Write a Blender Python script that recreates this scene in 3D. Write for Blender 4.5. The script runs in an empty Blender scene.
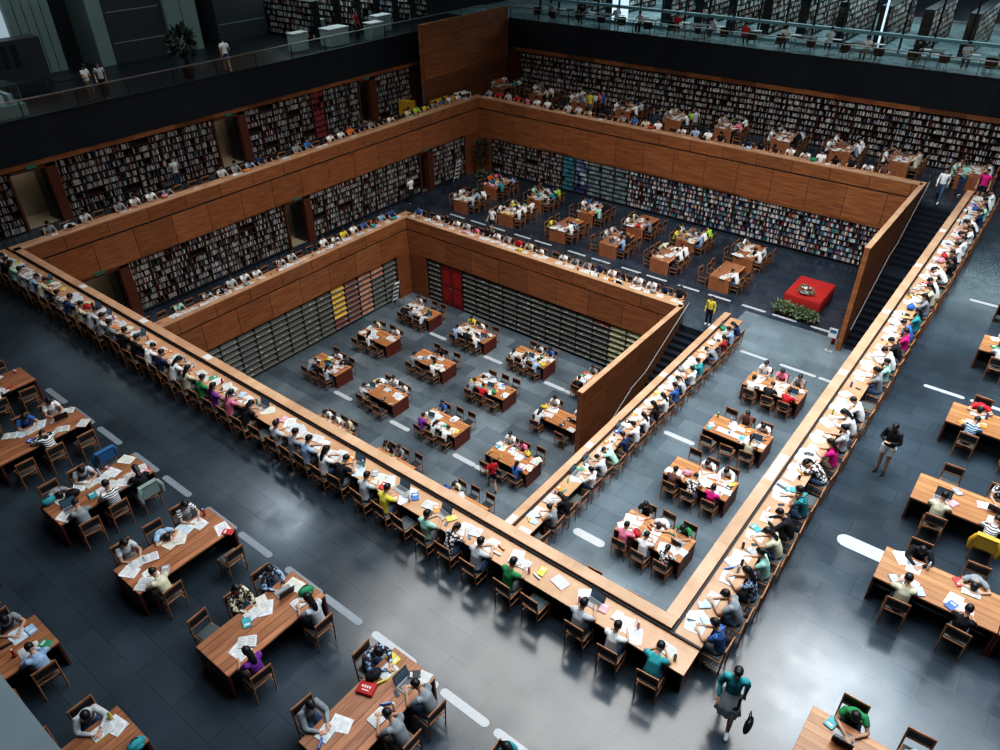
import bpy, bmesh, math, random
from mathutils import Vector, Matrix
PI = math.pi
C = bpy.context.scene.collection
RND = random.Random(11)

# ---------------------------------------------------------------- materials
def new_mat(name):
    m = bpy.data.materials.new(name); m.use_nodes = True
    nt = m.node_tree; b = nt.nodes['Principled BSDF']
    return m, nt, b

def plain(name, col, rough=.6, metal=0.0, emit=None, es=1.0, spec=.4):
    m, nt, b = new_mat(name)
    b.inputs['Base Color'].default_value = (*col, 1)
    b.inputs['Roughness'].default_value = rough
    b.inputs['Metallic'].default_value = metal
    b.inputs['Specular IOR Level'].default_value = spec
    if emit:
        b.inputs['Emission Color'].default_value = (*emit, 1); b.inputs['Emission Strength'].default_value = es
    # faint mottling so that nothing is perfectly flat
    tc = nt.nodes.new('ShaderNodeTexCoord'); n = nt.nodes.new('ShaderNodeTexNoise'); n.inputs['Scale'].default_value = 9
    mx = nt.nodes.new('ShaderNodeMix'); mx.data_type = 'RGBA'; mx.blend_type = 'MULTIPLY'; mx.inputs[0].default_value = .25
    mx.inputs[6].default_value = (*col, 1)
    nt.links.new(tc.outputs['Object'], n.inputs['Vector']); nt.links.new(n.outputs['Fac'], mx.inputs[7])
    nt.links.new(mx.outputs[2], b.inputs['Base Color'])
    return m

def wood(name, c1, c2, scale=(1, 1, 14), rough=.45, planks=None, attr=True, spec=.35):
    m, nt, b = new_mat(name)
    N, L = nt.nodes.new, nt.links.new
    tc = N('ShaderNodeTexCoord'); mp = N('ShaderNodeMapping'); mp.inputs['Scale'].default_value = scale
    n = N('ShaderNodeTexNoise'); n.inputs['Scale'].default_value = 1.6; n.inputs['Detail'].default_value = 5; n.inputs['Roughness'].default_value = .6
    r = N('ShaderNodeValToRGB'); r.color_ramp.elements[0].position = .33; r.color_ramp.elements[1].position = .68
    r.color_ramp.elements[0].color = (*c1, 1); r.color_ramp.elements[1].color = (*c2, 1)
    L(tc.outputs['Object'], mp.inputs['Vector']); L(mp.outputs['Vector'], n.inputs['Vector']); L(n.outputs['Fac'], r.inputs['Fac'])
    out = r.outputs['Color']
    if planks:
        sx = N('ShaderNodeSeparateXYZ'); L(tc.outputs['Object'], sx.inputs[0])
        mul = N('ShaderNodeMath'); mul.operation = 'MULTIPLY'; mul.inputs[1].default_value = planks[1]; L(sx.outputs[planks[0]], mul.inputs[0])
        fr = N('ShaderNodeMath'); fr.operation = 'FRACT'; L(mul.outputs[0], fr.inputs[0])
        lt = N('ShaderNodeMath'); lt.operation = 'LESS_THAN'; lt.inputs[1].default_value = .06; L(fr.outputs[0], lt.inputs[0])
        fl = N('ShaderNodeMath'); fl.operation = 'FLOOR'; L(mul.outputs[0], fl.inputs[0])
        wn = N('ShaderNodeTexWhiteNoise'); wn.noise_dimensions = '1D'; L(fl.outputs[0], wn.inputs['W'])
        mr = N('ShaderNodeMapRange'); mr.inputs[3].default_value = .72; mr.inputs[4].default_value = 1.15; L(wn.outputs['Value'], mr.inputs[0])
        m1 = N('ShaderNodeMix'); m1.data_type = 'RGBA'; m1.blend_type = 'MULTIPLY'; m1.inputs[0].default_value = 1
        L(out, m1.inputs[6]); L(mr.outputs[0], m1.inputs[7])
        m2 = N('ShaderNodeMix'); m2.data_type = 'RGBA'; m2.inputs[7].default_value = (c1[0]*.25, c1[1]*.25, c1[2]*.25, 1)
        L(lt.outputs[0], m2.inputs[0]); L(m1.outputs[2], m2.inputs[6]); out = m2.outputs[2]
    if attr:
        a = N('ShaderNodeAttribute'); a.attribute_name = 'Col'
        m3 = N('ShaderNodeMix'); m3.data_type = 'RGBA'; m3.blend_type = 'MULTIPLY'; m3.inputs[0].default_value = 1
        L(out, m3.inputs[6]); L(a.outputs['Color'], m3.inputs[7]); out = m3.outputs[2]
    L(out, b.inputs['Base Color'])
    b.inputs['Roughness'].default_value = rough; b.inputs['Specular IOR Level'].default_value = spec
    return m

def attr_mat(name, rough=.7, spec=.2):
    m, nt, b = new_mat(name)
    a = nt.nodes.new('ShaderNodeAttribute'); a.attribute_name = 'Col'
    nt.links.new(a.outputs['Color'], b.inputs['Base Color']); b.inputs['Roughness'].default_value = rough
    b.inputs['Specular IOR Level'].default_value = spec
    return m

def objcol_mat(name, rough=.8, pattern=None, spec=.2):
    m, nt, b = new_mat(name); N, L = nt.nodes.new, nt.links.new
    o = N('ShaderNodeObjectInfo'); out = o.outputs['Color']
    tc = N('ShaderNodeTexCoord')
    if pattern == 'stripe':
        w = N('ShaderNodeTexWave'); w.bands_direction = 'Z'; w.inputs['Scale'].default_value = 7; L(tc.outputs['Object'], w.inputs['Vector'])
        mx = N('ShaderNodeMix'); mx.data_type = 'RGBA'; mx.inputs[7].default_value = (.02, .025, .03, 1)
        g = N('ShaderNodeMath'); g.operation = 'GREATER_THAN'; g.inputs[1].default_value = .55; L(w.outputs['Fac'], g.inputs[0])
        L(g.outputs[0], mx.inputs[0]); L(out, mx.inputs[6]); out = mx.outputs[2]
    elif pattern == 'print':
        w = N('ShaderNodeTexVoronoi'); w.inputs['Scale'].default_value = 16; L(tc.outputs['Object'], w.inputs['Vector'])
        mx = N('ShaderNodeMix'); mx.data_type = 'RGBA'; mx.inputs[7].default_value = (.05, .03, .03, 1)
        g = N('ShaderNodeMath'); g.operation = 'GREATER_THAN'; g.inputs[1].default_value = .5; L(w.outputs['Distance'], g.inputs[0])
        L(g.outputs[0], mx.inputs[0]); L(out, mx.inputs[6]); out = mx.outputs[2]
    else:
        n = N('ShaderNodeTexNoise'); n.inputs['Scale'].default_value = 11; L(tc.outputs['Object'], n.inputs['Vector'])
        mr = N('ShaderNodeMapRange'); mr.inputs[1].default_value = .3; mr.inputs[2].default_value = .7; mr.inputs[3].default_value = .72; mr.inputs[4].default_value = 1.08
        L(n.outputs['Fac'], mr.inputs[0])
        mx = N('ShaderNodeMix'); mx.data_type = 'RGBA'; mx.blend_type = 'MULTIPLY'; mx.inputs[0].default_value = 1
        L(out, mx.inputs[6]); L(mr.outputs[0], mx.inputs[7]); out = mx.outputs[2]
    L(out, b.inputs['Base Color']); b.inputs['Roughness'].default_value = rough; b.inputs['Specular IOR Level'].default_value = spec
    return m

def random_mat(name, cols, rough=.8):
    m, nt, b = new_mat(name); N, L = nt.nodes.new, nt.links.new
    o = N('ShaderNodeObjectInfo'); r = N('ShaderNodeValToRGB'); r.color_ramp.interpolation = 'CONSTANT'
    e = r.color_ramp.elements
    while len(e) < len(cols): e.new(.5)
    for i, c in enumerate(cols): e[i].position = i/len(cols); e[i].color = (*c, 1)
    L(o.outputs['Random'], r.inputs['Fac']); L(r.outputs['Color'], b.inputs['Base Color'])
    b.inputs['Roughness'].default_value = rough; b.inputs['Specular IOR Level'].default_value = .2
    return m

def floor_mat(name, base, dark, rough, scale=1.0, spec=.5, lo=.55, hi=1.25):
    m, nt, b = new_mat(name); N, L = nt.nodes.new, nt.links.new
    tc = N('ShaderNodeTexCoord')
    br = N('ShaderNodeTexBrick'); br.inputs['Scale'].default_value = scale; br.offset = .5
    br.inputs['Brick Width'].default_value = 1.2; br.inputs['Row Height'].default_value = .6
    br.inputs['Mortar Size'].default_value = .004; br.inputs['Mortar Smooth'].default_value = .3
    br.inputs['Color1'].default_value = (*base, 1); br.inputs['Color2'].default_value = (*dark, 1)
    br.inputs['Mortar'].default_value = (dark[0]*.4, dark[1]*.4, dark[2]*.4, 1)
    L(tc.outputs['Object'], br.inputs['Vector'])
    n = N('ShaderNodeTexNoise'); n.inputs['Scale'].default_value = .35; n.inputs['Detail'].default_value = 4; L(tc.outputs['Object'], n.inputs['Vector'])
    mr = N('ShaderNodeMapRange'); mr.inputs[1].default_value = .3; mr.inputs[2].default_value = .7; mr.inputs[3].default_value = lo; mr.inputs[4].default_value = hi
    L(n.outputs['Fac'], mr.inputs[0])
    mx = N('ShaderNodeMix'); mx.data_type = 'RGBA'; mx.blend_type = 'MULTIPLY'; mx.inputs[0].default_value = 1
    L(br.outputs['Color'], mx.inputs[6]); L(mr.outputs[0], mx.inputs[7]); L(mx.outputs[2], b.inputs['Base Color'])
    n2 = N('ShaderNodeTexNoise'); n2.inputs['Scale'].default_value = 1.3; n2.inputs['Detail'].default_value = 3; L(tc.outputs['Object'], n2.inputs['Vector'])
    mr2 = N('ShaderNodeMapRange'); mr2.inputs[1].default_value = .3; mr2.inputs[2].default_value = .7; mr2.inputs[3].default_value = rough*.7; mr2.inputs[4].default_value = rough*1.3
    L(n2.outputs['Fac'], mr2.inputs[0]); L(mr2.outputs[0], b.inputs['Roughness'])
    b.inputs['Specular IOR Level'].default_value = spec
    return m

M = {}
M['fascia'] = wood('fascia_wood', (.17, .060, .024), (.31, .125, .050), scale=(.7, .7, 9), rough=.5)
M['fascia_dark'] = wood('dark_red_wood', (.075, .022, .012), (.12, .036, .018), scale=(.7, .7, 9), rough=.5)  # dark red wood of back walls, door frames and panel backing
M['cap'] = wood('cap_wood', (.36, .195, .110), (.50, .295, .180), scale=(1, 1, 6), rough=.5)
M['desk'] = wood('desk_wood', (.36, .180, .095), (.50, .280, .160), scale=(1.2, 1.2, 1.2), rough=.42)
M['table'] = wood('table_wood', (.27, .105, .050), (.40, .180, .090), scale=(9, 1, 1), rough=.4, planks=(0, 5.2))
M['table_x'] = wood('table_wood_crosswise', (.34, .130, .050), (.48, .215, .090), scale=(1, 9, 1), rough=.4, planks=(1, 5.2))
M['table_side'] = wood('table_side_wood', (.085, .018, .012), (.14, .030, .018), scale=(1, 1, 8), rough=.5)
M['table_front'] = wood('table_front_wood', (.24, .085, .038), (.33, .130, .060), scale=(8, 8, 1), rough=.5)
M['chair'] = wood('chair_wood', (.23, .098, .045), (.36, .165, .080), scale=(3, 3, 9), rough=.45)
M['pad'] = plain('black_pad', (.016, .018, .022), .6)
M['seatpad'] = plain('grey_green_pad', (.06, .075, .075), .7)
M['apron'] = plain('black_apron', (.010, .012, .016), .6)
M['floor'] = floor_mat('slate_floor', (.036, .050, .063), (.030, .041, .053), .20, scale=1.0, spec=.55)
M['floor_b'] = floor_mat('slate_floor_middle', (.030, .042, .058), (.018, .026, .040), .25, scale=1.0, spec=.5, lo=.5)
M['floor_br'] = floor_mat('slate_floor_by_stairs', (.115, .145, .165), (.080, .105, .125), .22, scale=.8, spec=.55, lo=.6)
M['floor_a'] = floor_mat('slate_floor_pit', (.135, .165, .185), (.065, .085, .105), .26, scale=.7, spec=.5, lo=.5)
M['floor_d'] = floor_mat('pale_teal_floor', (.34, .44, .46), (.26, .37, .40), .3)
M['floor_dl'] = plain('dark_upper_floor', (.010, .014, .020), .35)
M['strip'] = plain('pale_strip', (.42, .45, .47), .35)
M['strip_shaded'] = plain('shaded_strip', (.20, .23, .26), .35)  # same pale strip, shade of the dark front hall put into its colour
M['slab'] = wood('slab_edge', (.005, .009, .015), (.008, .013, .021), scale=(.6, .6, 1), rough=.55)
M['shelf'] = plain('shelf_dark_wood', (.040, .016, .012), .6)
M['shelf_grey'] = plain('rack_grey', (.22, .23, .21), .45)
M['rackdark'] = plain('rack_dark', (.020, .022, .026), .6)
M['book'] = attr_mat('book_covers', .7)
M['flap'] = attr_mat('rack_flaps', .5)
M['stair'] = plain('dark_stair_stone', (.012, .016, .024), .4)
M['steel'] = plain('brushed_steel', (.55, .55, .54), .35, 1.0)
M['rail'] = plain('rail_grey', (.26, .26, .25), .5)
M['steel_d'] = plain('dark_steel', (.03, .035, .04), .4, .6)
M['skin'] = plain('skin', (.47, .27, .18), .6)
M['hair'] = plain('black_hair', (.009, .008, .009), .5)
M['hairb'] = plain('brown_hair', (.035, .018, .012), .5)
M['shirt'] = objcol_mat('shirt_cloth')
M['shirt_stripe'] = objcol_mat('striped_cloth', pattern='stripe')
M['shirt_print'] = objcol_mat('printed_cloth', pattern='print')
M['trouser'] = random_mat('trouser_cloth', [(.012, .015, .025), (.03, .05, .10), (.02, .02, .022), (.16, .13, .09), (.05, .08, .14), (.10, .10, .11)])
M['shoe'] = random_mat('shoe', [(.02, .02, .02), (.5, .5, .5), (.08, .05, .03)])
M['crowd'] = attr_mat('crowd_clothes', .8)
M['paper'] = objcol_mat('paper', .8)
M['page'] = plain('page', (.66, .67, .67), .8)
M['cover'] = objcol_mat('book_cover', .5, spec=.4)
M['dress'] = plain('grey_white_dress', (.60, .64, .66), .8)
M['black'] = plain('black_plastic', (.012, .013, .015), .35)
M['screen'] = plain('laptop_screen', (.02, .035, .05), .15, emit=(.10, .20, .28), es=.22)
M['grey'] = plain('grey_plastic', (.25, .26, .27), .45)
M['keys'] = plain('key_caps', (.05, .05, .055), .6)
M['water'] = objcol_mat('bottle_plastic', .15, spec=.6)
M['bag'] = objcol_mat('bag_cloth', .7)
M['leaf'] = random_mat('leaf', [(.035, .075, .03), (.02, .05, .025), (.06, .10, .04)])
M['leafd'] = plain('dark_leaf', (.018, .035, .020), .55)
M['leafh'] = plain('hedge_leaf', (.12, .17, .09), .6)
M['pot'] = plain('clay_pot', (.10, .05, .035), .6)
M['red'] = plain('red_cloth', (.36, .016, .014), .7)
M['reddoor'] = plain('red_door', (.20, .012, .016), .45)
M['white'] = plain('white_paint', (.75, .77, .78), .5)
M['ledge'] = plain('grey_ledge', (.46, .54, .57), .5)
M['teal'] = plain('teal_panel', (.24, .31, .29), .45)
M['tealbeam'] = plain('teal_beam', (.22, .36, .38), .4)
M['stone'] = plain('dark_stone', (.050, .055, .062), .5)
M['recess'] = plain('dark_recess', (.012, .015, .018), .6)
M['beige'] = plain('beige_lobby', (.30, .25, .18), .6)
M['yellow'] = plain('yellow_board', (.62, .36, .03), .5)
M['blue'] = plain('blue_board', (.04, .14, .30), .5)
M['counter'] = plain('pale_counter', (.42, .50, .50), .4)
M['green'] = plain('exit_green', (.04, .13, .09), .5, emit=(.15, .5, .35), es=.02)
M['ceil'] = plain('ceiling_paint', (.10, .11, .12), .8)
def emis(name, col, s):
    m = bpy.data.materials.new(name); m.use_nodes = True; nt = m.node_tree
    nt.nodes.remove(nt.nodes['Principled BSDF']); e = nt.nodes.new('ShaderNodeEmission')
    e.inputs[0].default_value = (*col, 1); e.inputs[1].default_value = s
    nt.links.new(e.outputs[0], nt.nodes['Material Output'].inputs[0]); return m
def glass(name, tint, mixf=.25, rough=.05):
    m = bpy.data.materials.new(name); m.use_nodes = True; nt = m.node_tree; N = nt.nodes.new
    nt.nodes.remove(nt.nodes['Principled BSDF'])
    t = N('ShaderNodeBsdfTransparent'); t.inputs[0].default_value = (*tint, 1); g = N('ShaderNodeBsdfGlossy'); g.inputs['Roughness'].default_value = rough
    g.inputs[0].default_value = (.7, .85, .88, 1)
    x = N('ShaderNodeMixShader'); x.inputs[0].default_value = mixf
    nt.links.new(t.outputs[0], x.inputs[1]); nt.links.new(g.outputs[0], x.inputs[2]); nt.links.new(x.outputs[0], nt.nodes['Material Output'].inputs[0]); return m
M['glass'] = glass('teal_glass', (.88, .95, .96), .06)
M['win_dim'] = emis('dim_daylight_window', (.70, .85, 1.0), .45)
M['win'] = emis('daylight_window', (.75, .88, 1.0), 1.3)

# ---------------------------------------------------------------- mesh builder
class MB:
    def __init__(s): s.v, s.f, s.m, s.c = [], [], [], []
    def add(s, vs, fs, mi=0, col=(1, 1, 1)):
        k = len(s.v); s.v += [tuple(p) for p in vs]
        for f in fs: s.f.append(tuple(k+i for i in f)); s.m.append(mi); s.c.append(col)
    def box(s, a, b, mi=0, col=(1, 1, 1), T=None):
        x0, y0, z0 = a; x1, y1, z1 = b
        vs = [(x0,y0,z0),(x1,y0,z0),(x1,y1,z0),(x0,y1,z0),(x0,y0,z1),(x1,y0,z1),(x1,y1,z1),(x0,y1,z1)]
        if T: vs = [T(*p) for p in vs]
        s.add(vs, [(0,3,2,1),(4,5,6,7),(0,1,5,4),(1,2,6,5),(2,3,7,6),(3,0,4,7)], mi, col)
    def cbox(s, c, d, mi=0, col=(1, 1, 1), rot=None):
        vs = []
        for sz in (-1, 1):
            for sx, sy in ((-1,-1),(1,-1),(1,1),(-1,1)):
                p = Vector((sx*d[0]/2, sy*d[1]/2, sz*d[2]/2))
                if rot is not None: p = rot @ p
                vs.append(tuple(Vector(c)+p))
        s.add(vs, [(0,3,2,1),(4,5,6,7),(0,1,5,4),(1,2,6,5),(2,3,7,6),(3,0,4,7)], mi, col)
    def tube(s, pts, rad, n=10, mi=0, col=(1, 1, 1), flat=1.0, caps=True):
        P = [Vector(p) for p in pts]
        if not hasattr(rad, '__len__'): rad = [rad]*len(P)
        rings = []; ref = None
        if caps:   # rounded ends
            d0 = (P[0]-P[1]).normalized(); d1 = (P[-1]-P[-2]).normalized()
            P = [P[0]+d0*rad[0]*.8]+P+[P[-1]+d1*rad[-1]*.8]; rad = [rad[0]*.45]+list(rad)+[rad[-1]*.45]
        for i, p in enumerate(P):
            d = (P[min(i+1, len(P)-1)]-P[max(i-1, 0)]).normalized()
            if ref is None: ref = Vector((1, 0, 0)) if abs(d.x) < .8 else Vector((0, 1, 0))
            u = (ref-d*ref.dot(d)).normalized(); w = d.cross(u); ref = u
            rings.append([p+(u*math.cos(2*PI*k/n)+w*math.sin(2*PI*k/n)*flat)*rad[i] for k in range(n)])
        vs = [q for r in rings for q in r]; fs = []
        for i in range(len(rings)-1):
            for k in range(n):
                a, b = i*n+k, i*n+(k+1) % n; fs.append((a, b, b+n, a+n))
        fs.append(tuple(range(n-1, -1, -1))); fs.append(tuple((len(rings)-1)*n+k for k in range(n)))
        s.add(vs, fs, mi, col)
    def ell(s, c, r, nu=12, nv=8, mi=0, col=(1, 1, 1), rot=None):
        vs = []
        for j in range(1, nv):
            t = PI*j/nv
            for i in range(nu):
                p = Vector((r[0]*math.sin(t)*math.cos(2*PI*i/nu), r[1]*math.sin(t)*math.sin(2*PI*i/nu), r[2]*math.cos(t)))
                if rot is not None: p = rot @ p
                vs.append(Vector(c)+p)
        for sg in (1, -1):
            p = Vector((0, 0, sg*r[2])); vs.append(Vector(c)+(rot @ p if rot is not None else p))
        T0, B0 = (nv-1)*nu, (nv-1)*nu+1; fs = []
        for j in range(nv-2):
            for i in range(nu):
                a, b = j*nu+i, j*nu+(i+1) % nu; fs.append((a, a+nu, b+nu, b))
        for i in range(nu):
            fs.append((T0, i, (i+1) % nu)); fs.append((B0, (nv-2)*nu+(i+1) % nu, (nv-2)*nu+i))
        s.add(vs, fs, mi, col)
    def lathe(s, prof, c=(0, 0, 0), n=14, mi=0, col=(1, 1, 1)):
        vs = [(c[0]+r*math.cos(2*PI*k/n), c[1]+r*math.sin(2*PI*k/n), c[2]+z) for r, z in prof for k in range(n)]
        fs = [(i*n+k, i*n+(k+1) % n, (i+1)*n+(k+1) % n, (i+1)*n+k) for i in range(len(prof)-1) for k in range(n)]
        fs.append(tuple(range(n-1, -1, -1))); fs.append(tuple((len(prof)-1)*n+k for k in range(n)))
        s.add(vs, fs, mi, col)
    def mesh(s, name, mats, smooth=False):
        me = bpy.data.meshes.new(name); me.from_pydata(s.v, [], s.f)
        me.polygons.foreach_set('material_index', s.m)
        if smooth: me.polygons.foreach_set('use_smooth', [True]*len(s.f))
        ca = me.color_attributes.new('Col', 'FLOAT_COLOR', 'CORNER'); buf = []
        for f, c in zip(s.f, s.c): buf += [c[0], c[1], c[2], 1.0]*len(f)
        ca.data.foreach_set('color', buf)
        for m in mats: me.materials.append(m)
        me.update(); return me

def link(name, me, parent=None, loc=None, rz=0.0):
    o = bpy.data.objects.new(name, me); C.objects.link(o)
    if parent is not None: o.parent = parent
    if loc is not None: o.location = loc
    if rz: o.rotation_euler = (0, 0, rz)
    return o
def build(mb, name, mats, parent=None, loc=None, rz=0.0, smooth=False):
    if not isinstance(mats, (list, tuple)): mats = [mats]
    return link(name, mb.mesh(name, mats, smooth), parent, loc, rz)
def empty(name, loc=(0, 0, 0), rz=0.0):
    o = bpy.data.objects.new(name, None); C.objects.link(o); o.location = loc; o.rotation_euler = (0, 0, rz)
    o.empty_display_size = .2; return o
def tag(o, label=None, cat=None, group=None, kind=None):
    if label:
        ws = label.split()
        while len(ws) > 16 and 'the' in ws: ws.pop(len(ws)-1-ws[::-1].index('the'))
        if not 4 <= len(ws) <= 16: print('LONGLABEL', label); ws = ws[:16]
        label = ' '.join(ws)
        o['label'] = label
    if cat: o['category'] = cat
    if group: o['group'] = group
    if kind: o['kind'] = kind
    return o
def copy_tree(o, parent=None):
    c = o.copy(); C.objects.link(c)
    if parent is not None: c.parent = parent
    for ch in list(KIDS.get(o.name, [])): copy_tree(ch, c)
    return c
KIDS = {}
def reg(o):
    """remember the template's children (parent.children is slow on big scenes)"""
    KIDS[o.name] = list(o.children)
    for ch in KIDS[o.name]: reg(ch)
    return o
def place(tpl, used, loc, rz, sc=1.0):
    """first use moves the template itself, later ones copy it with its parts"""
    if tpl.name not in used: used.add(tpl.name); o = tpl
    else: o = copy_tree(tpl)
    o.location = loc; o.rotation_euler = (0, 0, rz)
    if sc != 1.0: o.scale = (sc, sc, sc)
    return o
USED = set()
def ordn(n):
    return '%d%s' % (n, 'th' if 10 <= n % 100 <= 20 else {1: 'st', 2: 'nd', 3: 'rd'}.get(n % 10, 'th'))
def struct(mb, name, mats, parent=None, smooth=False):
    o = build(mb, name, mats, parent, smooth=smooth)
    if parent is None: o['kind'] = 'structure'
    return o
def bake(mb, name, mats, mods, smooth=True):
    """apply modifiers and return the resulting mesh"""
    o = bpy.data.objects.new('tmp', mb.mesh('tmp', mats)); C.objects.link(o)
    for t, kw in mods:
        md = o.modifiers.new(t, t)
        for k, v in kw.items(): setattr(md, k, v)
    dg = bpy.context.evaluated_depsgraph_get(); dg.update()
    me = bpy.data.meshes.new_from_object(o.evaluated_get(dg)); me.name = name
    old = o.data; bpy.data.objects.remove(o); bpy.data.meshes.remove(old)
    me.polygons.foreach_set('use_smooth', [smooth]*len(me.polygons)); me.update()
    return me

# ---------------------------------------------------------------- levels and plan
ZA, ZB, ZC, ZD = -7.946, -3.973, 0.0, 4.5
KB, KA = 1.0197, 1.032
XN, YN = -3.36, 9.63          # inner faces of the upper parapets (near corner)
XL, YF = -32.20, 38.68
XL2, YF2 = -28.93, 27.99      # lower pit
XG, XG2, XR2 = -5.10, -11.65, -9.92
XD, YD = -35.93, 44.40
CAP = .26; PH = .87; DESKW = .62; DWN = .75; DWA = .65

def FR(plane, z=0):   # wall facing -Y
    return lambda u, v, w: (u, plane+v, z+w)
def FL(plane, z=0):   # wall facing +X
    return lambda u, v, w: (plane-v, u, z+w)

# ---------------------------------------------------------------- floors, slabs
def slab(name, x0, x1, y0, y1, z, mat, t=.3):
    b = MB(); b.box((x0, y0, z-t), (x1, y1, z)); return struct(b, name, mat)
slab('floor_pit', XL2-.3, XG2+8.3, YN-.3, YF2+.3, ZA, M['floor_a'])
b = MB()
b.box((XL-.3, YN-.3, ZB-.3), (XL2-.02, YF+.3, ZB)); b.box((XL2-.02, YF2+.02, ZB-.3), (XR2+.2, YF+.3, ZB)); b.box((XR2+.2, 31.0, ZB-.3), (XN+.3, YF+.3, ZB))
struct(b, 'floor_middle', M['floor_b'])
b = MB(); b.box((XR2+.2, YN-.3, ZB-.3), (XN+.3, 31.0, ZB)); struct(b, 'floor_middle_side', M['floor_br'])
b = MB()
b.box((XD-.4, -7, -.3), (14, YN-.02, 0)); b.box((XN+.02, YN-.02, -.3), (14, YD+.4, 0)); b.box((XD-.4, YN-.02, -.3), (XL-.02, YD+.4, 0))
b.box((XL-.02, YF+.02, -.3), (XG-.02, YD+.4, 0)); b.box((XG-.02, 39.2, -.3), (XN+.02, YD+.4, 0))
struct(b, 'floor_upper', M['floor'])
slab('floor_gallery_rear', XD-4, 16, YD+.02, 62, ZD, M['floor_d'])
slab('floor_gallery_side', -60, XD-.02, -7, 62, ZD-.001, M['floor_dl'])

# ---------------------------------------------------------------- fascias and parapets
def fascia(name, T, u0, u1, ztop, zbot, joint, pil=None, thick=CAP, ml=None, seed=1, zbase=None):
    """panelled wood band with a dark horizontal joint; panels have their own tone"""
    r = random.Random(seed); b = MB()
    b.box((u0, .03, zbot), (u1, thick, ztop-.04), 2, T=T)
    for (z0, z1, off) in ((joint+.04, ztop-.045, 0), (zbot, joint-.04, .9)):
        u = u0
        first = True
        while u < u1-.01:
            w = 1.9 if not (first and off) else 1.0
            first = False
            e = min(u+w, u1); k = r.uniform(.86, 1.12); h = r.uniform(-.03, .03)
            b.box((u+.012, 0, z0), (e-.012, .05, z1), 0, (k+h, k, k-h), T=T); u = e
    if pil:
        for (p0, p1) in pil:
            b.box((p0, .0, zbase), (p1, .45, zbot-.0), 0, (.8, .74, .72), T=T)
    return struct(b, name, [ml or M['fascia'], M['fascia_dark'], M['recess']])
def cap(name, T, u0, u1, ztop, v0=-.01, v1=CAP+.01):
    b = MB(); n = max(1, int((u1-u0)/2.4)); r = random.Random(int(u0*7+u1*3+ztop*11))
    for i in range(n):
        a, e = u0+(u1-u0)*i/n, u0+(u1-u0)*(i+1)/n; k = r.uniform(.9, 1.08)
        b.box((a+.002, v0, ztop-.045), (e-.002, v1, ztop), 0, (k, k, k), T=T)
    return struct(b, name, M['cap'])
# upper level (C): rear, side, near, stair-side
fascia('wall_upper_rear', FR(YF), XL, XG-.15, PH, -1.56, .17, pil=[(XL, XL+.95)], zbase=ZB, seed=2)
fascia('wall_upper_side', FL(XL), YN-.26, YF, PH, -1.26, .17, pil=[(37.2, YF)], zbase=ZB, seed=3)
cap('trim_1', FR(YF), XL-CAP, XG-.1, PH); cap('trim_2', FL(XL), YN-.26, YF, PH)
near = lambda u, v, w: (u, YN-v, w)
fascia('wall_upper_near', near, XL-CAP, XN+CAP, PH, ZA, .17, seed=4)
cap('trim_3', near, XL-CAP, XN+CAP, PH)
arm = lambda u, v, w: (XN+v, u, w)
fascia('wall_stair_side', arm, YN-.02, 39.27, PH, ZB, .17, seed=5)
cap('trim_4', arm, YN+.012, 39.27, PH)
# middle level (B)
fascia('wall_middle_rear', FR(YF2), XL2, XG2-.02, ZB+PH, -5.24, ZB+.15, pil=[(XL2, XL2+1.3)], zbase=ZA, seed=6)
fascia('wall_middle_side', FL(XL2), YN, YF2, ZB+PH, -5.22, ZB+.15, pil=[(26.97, YF2)], zbase=ZA, seed=7)
cap('trim_5', FR(YF2), XL2-CAP, XG2-.02, ZB+PH); cap('trim_6', FL(XL2), YN+.02, YF2, ZB+PH)
arm2 = lambda u, v, w: (XR2+v, u, w)
fascia('wall_middle_stair_side', arm2, YN+.01, 28.8, ZB+PH, ZA, ZB+.15, seed=8)
cap('trim_7', arm2, YN+.02, 28.8, ZB+PH)
# guard walls beside the stairs
def guard(name, x, y0, y1, ztop, zbot, tn):
    T = lambda u, v, w: (x-v, u, w)
    b = MB(); r = random.Random(int(y0)); zs = []; z = ztop-.045
    b.box((y0+.02, .03, zbot), (y1, .17, ztop-.045), 1, T=T)
    lv = [ztop-.045, ztop-.72]; 
    while lv[-1]-1.2 > zbot: lv.append(lv[-1]-1.2)
    lv.append(zbot)
    for i in range(len(lv)-1):
        u = y0
        while u < y1-.01:
            e = min(u+1.9, y1); k = r.uniform(.62, .8)
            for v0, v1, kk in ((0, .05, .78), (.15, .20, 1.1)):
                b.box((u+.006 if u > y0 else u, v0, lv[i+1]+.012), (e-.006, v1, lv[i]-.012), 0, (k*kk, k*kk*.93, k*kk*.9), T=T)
            u = e
    b.box((y0-.02, 0, zbot), (y0+.012, .20, ztop-.045), 0, (1.15, 1.15, 1.15), T=T)
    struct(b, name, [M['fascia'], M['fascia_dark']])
    c = MB(); c.box((y0-.03, -.015, ztop-.045), (y1, .215, ztop), T=T); struct(c, tn, M['cap'])
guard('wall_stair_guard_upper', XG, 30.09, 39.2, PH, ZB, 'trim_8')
guard('wall_stair_guard_lower', XG2, 19.75, 28.2, ZB+PH, ZA, 'trim_9')

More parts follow.
